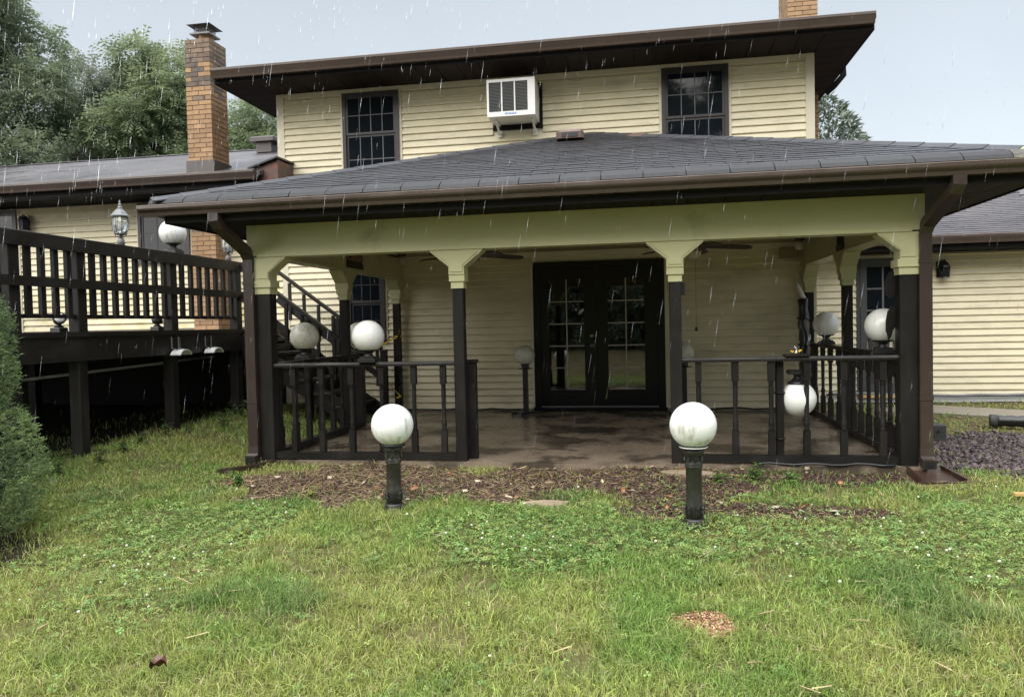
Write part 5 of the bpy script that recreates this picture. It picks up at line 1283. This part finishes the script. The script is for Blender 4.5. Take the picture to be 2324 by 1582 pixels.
def chips(cnt, x0, x1, y0, y1, dens, lmin, lmax, wr, cols, zr, thick=0.3):
    x, y = scatter(cnt, x0, x1, y0, y1, dens); n = len(x)
    L = RNG.uniform(lmin, lmax, n); W = L * RNG.uniform(*wr, n); T = W * thick * RNG.uniform(0.6, 1.4, n)
    a = RNG.uniform(0, 2*np.pi, n); t1, t2 = RNG.normal(0, 0.28, n), RNG.normal(0, 0.35, n)
    z = ground_z(x, y) + RNG.uniform(*zr, n)
    ux = np.stack([np.cos(a)*np.cos(t1), np.sin(a)*np.cos(t1), np.sin(t1)], 1); vx = np.stack([-np.sin(a)*np.cos(t2), np.cos(a)*np.cos(t2), np.sin(t2)], 1); wx = np.cross(ux, vx)
    V = np.zeros((n, 8, 3), np.float32); c = np.stack([x, y, z], 1); k = 0
    for sz in (-1, 1):
        for sx, sy in ((-1,-1), (1,-1), (1,1), (-1,1)):
            j = RNG.uniform(0.6, 1.1, (n, 1)); V[:, k] = c + ux*(sx*L/2)[:, None]*j + vx*(sy*W/2)[:, None]*j + wx*(sz*T/2)[:, None]; k += 1
    i = np.arange(n)[:, None] * 8
    F = np.concatenate([i + np.array(f) for f in ((4,5,6,7),(0,1,5,4),(1,2,6,5),(2,3,7,6),(3,0,4,7))])
    cc = np.array(cols)[RNG.integers(0, len(cols), n)] * RNG.uniform(0.6, 1.35, (n, 1))
    return V.reshape(-1, 3), F, np.repeat(cc, 8, 0)
def chip_obj(name, label, cat, sets):
    VV, FF, CC, off = [], [], [], 0
    for s in sets: V, F, c = chips(*s); VV.append(V); FF.append(F + off); CC.append(c); off += len(V)
    me = np_mesh(name, np.concatenate(VV), [np.concatenate(FF)], M['mulch'], np.concatenate(CC)); return tag(link(name, me, (0,0,0)), label, cat, kind='stuff')
okd = lambda f: (lambda x, y: np.where(occupied(x, y), 0, f(x, y)))
chip_obj('mulch', 'dark reddish mulch with straw and dry leaf litter in the bed', 'mulch', [
    (34000, -3.9, 2.3, 5.0, 6.82, okd(bed_mask), 0.008, 0.034, (0.25, 0.6), [(0.085,0.046,0.033),(0.055,0.032,0.026),(0.12,0.07,0.05),(0.10,0.062,0.055)], (0.0, 0.022), 0.35),
    (9000, -3.7, 1.2, 5.2, 6.8, okd(lambda x, y: bed_mask(x, y) * (0.25 + 0.75 * smooth(0.0, -2.0, x))), 0.03, 0.11, (0.022, 0.05), [(0.42,0.31,0.17),(0.33,0.24,0.13),(0.27,0.20,0.12)], (0.008, 0.030), 0.6),
    (150, -3.7, 1.6, 5.1, 6.8, okd(bed_mask), 0.03, 0.065, (0.4, 0.8), [(0.48,0.42,0.30),(0.40,0.33,0.24),(0.36,0.17,0.08)], (0.02, 0.035), 0.08)])
chip_obj('gravel', 'wet purplish brown bark chips beside the patio', 'bark chips', [
    (17000, 2.2, 6.5, 6.3, 9.3, okd(gravel_mask), 0.02, 0.055, (0.4, 0.9), [(0.072,0.050,0.054),(0.11,0.080,0.085),(0.05,0.035,0.036),(0.15,0.11,0.11)], (0.0, 0.025), 0.4),
    (2600, 2.35, 6.5, 8.3, 12.0, okd(lambda x, y: 0.6 * (1 - gravel_mask(x, y))), 0.04, 0.12, (0.03, 0.2), [(0.30,0.24,0.13),(0.20,0.14,0.09),(0.10,0.07,0.05)], (0.0, 0.02), 0.3)])
chip_obj('leaf_litter', 'scattered dry stalks and litter in the lawn', 'litter', [
    (500, -4.0, 3.2, 2.6, 6.8, okd(lambda x, y: 0.9 * (1 - bare(x, y))), 0.04, 0.12, (0.03, 0.06), [(0.42,0.34,0.18),(0.34,0.26,0.14)], (0.03, 0.06), 0.5)])
V, F, c = chips(5200, 0.0, 0.5, 3.5, 3.86, lambda x, y: (seedpile(x, y) < 1.0) * 1.0, 0.006, 0.012, (0.5, 0.8), [(0.42,0.25,0.13),(0.34,0.17,0.09),(0.55,0.40,0.24),(0.27,0.13,0.07)], (0.004, 0.030), 0.7)
tag(link('seed_pile', np_mesh('seed_pile', V, [F], M['mulch'], c), (0, 0, 0)), 'small heap of orange brown bird seed spilled on the lawn', 'seed pile')
# one curled dead leaf near the lower left
dl = MB(); lx, ly = -2.10, 2.95; lz = gz(lx, ly) + 0.04; n = 7
V = []
for i in range(n):
    t = i / (n - 1); w = 0.026 * math.sin(math.pi * (0.08 + 0.9 * t)) ** 0.8; cx_ = lx - 0.04 + 0.075 * t; zz = lz + 0.03 * math.sin(t * 2.6) + 0.012 * math.sin(t * 9)
    V += [(cx_, ly - w, zz + 0.02), (cx_ + 0.004, ly, zz - 0.006), (cx_ + 0.002, ly + w, zz + 0.028)]
F = []
for i in range(n - 1):
    for j in range(2): F.append((3*i + j, 3*i + 3 + j, 3*i + 4 + j, 3*i + 1 + j))
dl.add(V, F, True); dl.tube([(lx - 0.04, ly, lz), (lx - 0.08, ly - 0.015, lz - 0.03)], 0.0025, 5)
M['dead_leaf'] = mat('dead_leaf', (0.075, 0.022, 0.012), 0.35, 0.3, 40, spec=0.6); tag(dl.build('dead_leaf', M['dead_leaf']), 'curled red brown dead leaf in the grass at lower left', 'leaf')

# weeds in the bed: stems with broad leaves
def weed(x, y, h, nst, lsz, label, col):
    z = gz(x, y) - 0.005; r = empty('weed', (x, y, z), label, 'weed', 'weeds sprouting from the mulch')
    st = MB(); V = []; F = []; C = []
    for s in range(nst):
        a = random.uniform(0, 6.28); tilt = random.uniform(0.1, 0.55); hh = h * random.uniform(0.6, 1.1); P = []
        for i in range(5):
            t = i / 4; P.append((x + math.cos(a) * tilt * hh * t, y + math.sin(a) * tilt * hh * t, z + hh * t * (1 - 0.25 * tilt * t)))
        st.tube(P, 0.003, 5, rs=[0.0035, 0.003, 0.0026, 0.002, 0.0014])
        for i in range(1, 5):
            for sd in range(3):
                b = random.uniform(0, 6.28); q = lsz * random.uniform(0.6, 1.2); c0 = Vector(P[i]); d = Vector((math.cos(b), math.sin(b), random.uniform(-0.3, 0.35))); sdv = Vector((-math.sin(b), math.cos(b), 0))
                k = len(V); V += [c0, c0 + d*q*0.5 + sdv*q*0.24, c0 + d*q + Vector((0,0,-0.25*q)), c0 + d*q*0.5 - sdv*q*0.24]; F += [(k, k+1, k+2), (k, k+2, k+3)]
                cv = [v_ * random.uniform(0.7, 1.3) for v_ in col]; C += [cv] * 4
    st.build('stem', M['bark'], r)
    me_ = np_mesh('leaves', np.array([tuple(v_) for v_ in V]) - np.array((x, y, z)), [np.array(F)], M['grass'], np.array(C)); link('leaves', me_, (x, y, z), r)
weed(-1.99, 5.74, 0.16, 5, 0.055, 'light green leafy weed in the mulch left of the streaked bollard', (0.15, 0.26, 0.05))
weed(-2.62, 5.62, 0.12, 4, 0.05, 'pale yellow green weed in the mulch, left of the leafy one', (0.22, 0.28, 0.06))
weed(0.83, 6.42, 0.14, 7, 0.05, 'bushy green weed below the right railing', (0.10, 0.20, 0.045))
weed(1.10, 6.30, 0.13, 7, 0.05, 'bushy green weed below the hanging globe', (0.12, 0.22, 0.05))
weed(0.55, 6.28, 0.12, 6, 0.045, 'low green weed right of the flat stone', (0.10, 0.20, 0.05))
weed(-3.45, 6.0, 0.13, 7, 0.055, 'bushy green weed at the left end of the mulch bed', (0.12, 0.23, 0.05))
for k in range(9):
    x, y = -4.95 - 0.35 * random.random(), 6.0 + k * 0.4
    weed(x, y, random.uniform(0.12, 0.24), 5, 0.05, 'tall weed along the dark deck edge, %s counting from the spruce' % ('first', 'second', 'third', 'fourth', 'fifth', 'sixth', 'seventh', 'eighth', 'ninth')[k], (0.08, 0.15, 0.04))

# ------------------------------------------------------------------ dwarf spruce at the left edge
def conifer_mesh(cx, cy, z0, prof, n, ln, wd, seed, cols, lump=0.16, droop=-0.1):
    g = np.random.default_rng(seed); zs_, rs_ = np.array([p[0] for p in prof]), np.array([p[1] for p in prof])
    zz = np.interp(g.random(n), np.concatenate([[0], np.cumsum((rs_[1:] + rs_[:-1]) * np.diff(zs_))]) / np.sum((rs_[1:] + rs_[:-1]) * np.diff(zs_)), zs_)
    a = g.uniform(0, 2*np.pi, n); r0 = np.interp(zz, zs_, rs_)
    lum = fnoise(a * 1.6 + 8, zz * 4.2, seed) - 0.5 + 0.5 * (fnoise(a * 4, zz * 9, seed + 5) - 0.5)
    r = r0 * (1 + lump * 2 * lum) * (1 - 0.22 * g.random(n) ** 2)
    p = np.stack([cx + r*np.cos(a), cy + r*np.sin(a), z0 + zz], 1)
    d = np.stack([np.cos(a), np.sin(a), np.full(n, 0.25 + droop)], 1) + g.normal(0, 0.55, (n, 3)); d /= np.linalg.norm(d, axis=1)[:, None]
    s = np.cross(d, g.normal(0, 1, (n, 3))); s /= np.linalg.norm(s, axis=1)[:, None]; l = ln * g.uniform(0.6, 1.4, n)[:, None]
    V = np.stack([p - s*wd/2, p + s*wd/2, p + d*l*0.6 + s*wd*0.35, p + d*l, p + d*l*0.6 - s*wd*0.35], 1)
    i = np.arange(n)[:, None] * 5
    cc = np.array(cols[0]) + (np.array(cols[1]) - np.array(cols[0])) * np.clip(0.45 + 1.2 * lum + g.normal(0, 0.2, n), 0, 1)[:, None]
    C = np.repeat(cc[:, None, :], 5, 1); C[:, 3] *= 1.35
    return V.reshape(-1, 3), [i + np.array([0, 1, 2, 4]), i + np.array([2, 3, 4])], C.reshape(-1, 3)
SX, SY = -4.76, 4.30; SZ = gz(SX, SY)
sp = empty('spruce_bush', (SX, SY, SZ), 'dense dwarf spruce bush at the left edge of the lawn', 'bush')
prof = [(0.03, 0.44), (0.15, 0.62), (0.35, 0.72), (0.52, 0.68), (0.68, 0.61), (0.82, 0.56), (0.95, 0.53), (1.06, 0.56), (1.2, 0.59), (1.4, 0.60), (1.55, 0.57), (1.7, 0.48), (1.9, 0.38), (2.15, 0.22), (2.4, 0.03)]
def sprigs(prof, n, nn, ln, wd, nl, seed, cols):
    """short twigs set with needles, standing out from a lumpy conical body"""
    g = np.random.default_rng(seed); zs_, rs_ = np.array([p[0] for p in prof]), np.array([p[1] for p in prof])
    ar = np.concatenate([[0], np.cumsum((rs_[1:] + rs_[:-1]) * np.diff(zs_))]); zz = np.interp(g.random(n), ar / ar[-1], zs_); a = g.uniform(0, 2*np.pi, n)
    lum = fnoise(a * 2.2 + 8, zz * 5.0, seed) - 0.5; fine = fnoise(a * 7, zz * 14, seed + 5) - 0.5
    r = np.interp(zz, zs_, rs_) * (1 + 0.42 * lum + 0.16 * fine) * (1 - 0.30 * g.random(n) ** 2.2)
    p = np.stack([r*np.cos(a), r*np.sin(a), zz], 1)
    d = np.stack([np.cos(a), np.sin(a), np.full(n, 0.35)], 1) + g.normal(0, 0.42, (n, 3)); d /= np.linalg.norm(d, axis=1)[:, None]
    L = ln * g.uniform(0.5, 1.5, n); tone = np.clip(0.40 + 1.5 * lum + 1.0 * fine + g.normal(0, 0.22, n), 0, 1)
    V, C = [], []
    for k in range(nn):
        t = (k + 0.5) / nn; nd = d * 0.8 + g.normal(0, 0.62, (n, 3)); nd /= np.linalg.norm(nd, axis=1)[:, None]
        o = p + d * (L * t)[:, None]; sd = np.cross(nd, g.normal(0, 1, (n, 3))); sd /= np.linalg.norm(sd, axis=1)[:, None]
        V.append(np.stack([o - sd * wd / 2, o + sd * wd / 2, o + nd * nl * (1.15 - 0.5 * t)], 1))
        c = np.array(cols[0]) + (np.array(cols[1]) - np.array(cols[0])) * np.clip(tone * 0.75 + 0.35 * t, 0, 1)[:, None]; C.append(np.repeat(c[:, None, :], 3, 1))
    V = np.concatenate(V).reshape(-1, 3); C = np.concatenate(C).reshape(-1, 3); return V, [np.arange(len(V)).reshape(-1, 3)], C
V, F, C = sprigs(prof, 12000, 11, 0.046, 0.0050, 0.022, 5, ((0.045, 0.085, 0.034), (0.310, 0.410, 0.160)))
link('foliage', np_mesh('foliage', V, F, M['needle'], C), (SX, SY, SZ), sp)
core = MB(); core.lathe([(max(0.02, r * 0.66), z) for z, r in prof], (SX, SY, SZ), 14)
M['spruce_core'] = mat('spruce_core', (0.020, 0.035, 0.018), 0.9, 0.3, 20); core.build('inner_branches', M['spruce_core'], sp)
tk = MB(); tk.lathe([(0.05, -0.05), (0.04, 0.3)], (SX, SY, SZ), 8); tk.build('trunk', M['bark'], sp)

# ------------------------------------------------------------------ trees
def tree(loc, label, seed, H, blobs, nspray, leaf, cols, group='trees behind the house', trunk_r=0.22):
    """trunk, limbs to every clump, and thousands of pinnate sprays"""
    g = np.random.default_rng(seed); x, y, z = loc
    r = empty('broadleaf_tree', loc, label, 'tree', group)
    t = MB(); P = [(0.25 * math.sin(i * 0.9 + seed), 0.2 * math.cos(i * 1.1), H * 0.72 * i / 6) for i in range(7)]
    t.tube(P, trunk_r, 9, rs=[trunk_r * (1 - 0.12 * i) for i in range(7)]); link('trunk', t.mesh('trunk', M['bark']), loc, r)
    l = MB()
    for (bx, by, bz, br) in blobs:
        k = min(6, max(1, int(bz / (H * 0.72) * 6 * 0.62))); a = Vector(P[k]); e_ = Vector((bx, by, bz)); m_ = (a + e_) / 2 + Vector((0, 0, 0.12 * (e_ - a).length))
        l.tube([a, m_, e_], 0.05, 6, rs=[trunk_r * 0.38, trunk_r * 0.24, trunk_r * 0.08])
        for q in range(5):
            d = Vector(g.normal(0, 1, 3)).normalized(); l.tube([e_ * 0.7 + m_ * 0.3, e_ + d * br * 0.5, e_ + d * br * 0.92], 0.02, 4, rs=[trunk_r * 0.13, trunk_r * 0.07, trunk_r * 0.03])
    link('limbs', l.mesh('limbs', M['bark']), loc, r)
    B = np.array(blobs); wts = B[:, 3] ** 2; bi = g.choice(len(B), nspray, p=wts / wts.sum())
    d = g.normal(0, 1, (nspray, 3)); d /= np.linalg.norm(d, axis=1)[:, None]
    lum = fnoise(d[:, 0] * 2.4 + bi * 3.3, d[:, 2] * 2.4 + d[:, 1] * 1.7, seed)
    rad = B[bi, 3] * (0.45 + 0.6 * g.random(nspray) ** 0.6) * (0.72 + 0.62 * lum)
    c = B[bi, :3] + d * rad[:, None] * np.array([1, 1, 0.85])
    out = d * 0.7 + g.normal(0, 0.5, (nspray, 3)); out[:, 2] -= 0.25; out /= np.linalg.norm(out, axis=1)[:, None]
    sd = np.cross(out, np.array([0, 0, 1.0]) + g.normal(0, 0.3, (nspray, 3))); sd /= np.linalg.norm(sd, axis=1)[:, None]; nm = np.cross(sd, out)
    Lf = leaf * g.uniform(0.7, 1.3, nspray); base = np.array(cols[0]) + (np.array(cols[1]) - np.array(cols[0])) * np.clip(g.normal(0.45, 0.28, nspray) + 0.35 * d[:, 2], 0, 1)[:, None]
    V, C = [], []
    for k in range(4):
        for s_ in (-1, 1):
            o = c + out * (Lf * 0.8 * k)[:, None]; dr = sd * s_ * 0.85 + out * 0.45 + np.array([0, 0, -0.25]); w = nm * 0 + out * 0.22
            V.append(np.stack([o + dr*(Lf*0.25)[:, None] + w*1.3*Lf[:, None], o + dr*Lf[:, None]*1.15, o + dr*(Lf*0.2)[:, None] - w*1.3*Lf[:, None]], 1)); C.append(np.repeat(base[:, None, :] * g.uniform(0.75, 1.25, (nspray, 1, 1)), 3, 1))
    V = np.concatenate(V).reshape(-1, 3); C = np.concatenate(C).reshape(-1, 3); i = np.arange(len(V) // 3)[:, None] * 3
    link('crown', np_mesh('crown', V, [i + np.array([0, 1, 2])], M['leaf'], C), loc, r)
    return r
def blobset(seed, n, rx, ry, z0, z1, r0, r1):
    g = np.random.default_rng(seed); out = []
    for i in range(n):
        t = i / max(1, n - 1); z = z0 + (z1 - z0) * t; k = math.sin(math.pi * (0.18 + 0.74 * t)) ** 0.8
        a = g.uniform(0, 6.28); q = g.uniform(0.35, 1.0) * k; out.append((rx * q * math.cos(a), ry * q * math.sin(a), z, r0 + (r1 - r0) * g.random()))
    return out
GREENS = [((0.140, 0.180, 0.120), (0.270, 0.330, 0.200)), ((0.165, 0.185, 0.150), (0.270, 0.295, 0.215)), ((0.145, 0.195, 0.110), (0.275, 0.330, 0.175))]  # leaf colours paled to stand in for rain haze
T1 = tree((-24.4, 25, 0.1), 'tall dark leafy tree at the far left edge', 1, 17, blobset(1, 22, 3.2, 2.4, 3.0, 14.5, 0.9, 1.5), 10000, 0.17, GREENS[0])
T2 = tree((-23.2, 30, 0.1), 'greyish green tree between the tall left tree and the bright one', 2, 13.0, blobset(2, 24, 3.6, 2.4, 2.6, 11.6, 0.9, 1.5), 10500, 0.17, GREENS[1])
T3 = tree((-19.1, 28, 0.1), 'bright green feathery tree just left of the tan chimney', 3, 13.5, blobset(3, 22, 2.7, 2.2, 2.6, 12.0, 0.75, 1.35), 9500, 0.17, GREENS[2])
T4 = tree((-20.7, 38, 0.2), 'green tree seen between the chimney and the tall wall', 4, 13.5, blobset(4, 24, 4.8, 2.5, 3.0, 12.4, 1.1, 1.9), 10500, 0.19, GREENS[2])
T5 = tree((-29.0, 36, 0.2), 'dark tree filling the gap low at the far left', 6, 12, blobset(9, 18, 3.8, 2.8, 2.5, 9.5, 1.1, 1.8), 7500, 0.18, GREENS[0])
# across the lawn, behind the viewer: what the window panes mirror
TB = tree((-1.0, -42, gz(-1.0, -42)), 'bushy low branched tree mirrored in the left french door', 12, 20, blobset(21, 42, 5.2, 3.4, 1.2, 18.0, 1.8, 2.7), 12000, 0.38, GREENS[0], 'trees across the lawn mirrored in the panes', 0.3)
TB.scale = (1.25, 1.2, 1.3)
for k, (x, y, lb) in enumerate(((-10.5, -44, 'bushy tree mirrored in the upper left window'), (8.5, -43, 'bushy tree mirrored in the right french door'), (18, -45, 'bushy tree mirrored in the upper right window'), (28, -44, 'bushy tree across the lawn mirrored farthest right'), (-20.5, -43, 'bushy tree across the lawn mirrored at the left'), (-30, -45, 'bushy tree across the lawn mirrored farthest left'))):
    copy_tree(TB, (x, y, gz(x, y)), 1.3 * k + 0.6, lb)
cf = empty('conifer_tree', (5.75, 26, 0.1), 'evergreen tree rising behind the right end of the roof', 'tree')
tk = MB(); tk.lathe([(0.16, 0), (0.10, 4), (0.02, 7.9)], (5.75, 26, 0.1), 8); tk.build('trunk', M['bark'], cf)
V, F, C = conifer_mesh(0, 0, 0, [(1.0, 2.1), (3.0, 1.95), (5.0, 1.55), (6.2, 1.15), (7.2, 0.75), (7.9, 0.35), (8.15, 0.05)], 17000, 0.20, 0.06, 15, ((0.085, 0.115, 0.090), (0.220, 0.260, 0.200)), 0.34, -0.05)
link('crown', np_mesh('crown', V, F, M['needle'], C), (5.75, 26, 0.1), cf)

# ------------------------------------------------------------------ falling rain: slim water drops in the air outside the roof
M['water'] = bpy.data.materials.new('water'); M['water'].use_nodes = True
_b = M['water'].node_tree.nodes['Principled BSDF']; _b.inputs['Transmission Weight'].default_value = 1.0
_b.inputs['IOR'].default_value = 1.33; _b.inputs['Roughness'].default_value = 0.05; _b.inputs['Base Color'].default_value = (1, 1, 1, 1)
n = 6000
x = RNG.uniform(-9, 7, n); y = RNG.uniform(2.4, 10.2, n); z = RNG.uniform(0.0, 6.0, n)
keep = ~((x > -4.4) & (x < 3.05) & (y > 6.2) & (z < 3.9)) & ~((y > 10.0) & (z > 3.2) & (z < 5.2)) & ~((x < -5.3) & (y > 4.3) & (z < 1.4)) & (z > ground_z(x, y) + 0.1)
x, y, z = x[keep], y[keep], z[keep]; n = len(x)
ln = RNG.uniform(0.025, 0.085, n); rr_ = RNG.uniform(0.0003, 0.0007, n)
d = np.stack([np.full(n, -0.17), np.full(n, 0.02), np.full(n, -1.0)], 1) + RNG.normal(0, 0.015, (n, 3)); d /= np.linalg.norm(d, axis=1)[:, None]
c = np.stack([x, y, z], 1); u = np.cross(d, [0, 1, 0]); u /= np.linalg.norm(u, axis=1)[:, None]; v = np.cross(d, u)
V = np.zeros((n, 5, 3), np.float32); V[:, 0] = c - d * ln[:, None]
for k in range(3):
    a = 2 * math.pi * k / 3; V[:, 1 + k] = c + u * (rr_ * math.cos(a))[:, None] + v * (rr_ * math.sin(a))[:, None] + d * (ln * 0.6)[:, None]
V[:, 4] = c + d * (ln * 0.6 + rr_)[:, None]
i = np.arange(n)[:, None] * 5
F = np.concatenate([i + np.array(f) for f in ((0, 1, 2), (0, 2, 3), (0, 3, 1), (4, 2, 1), (4, 3, 2), (4, 1, 3))])
tag(link('rain', np_mesh('rain', V.reshape(-1, 3), [F], M['water'], smooth=True), (0, 0, 0)), 'slanting raindrops falling over the lawn', 'rain', kind='stuff')
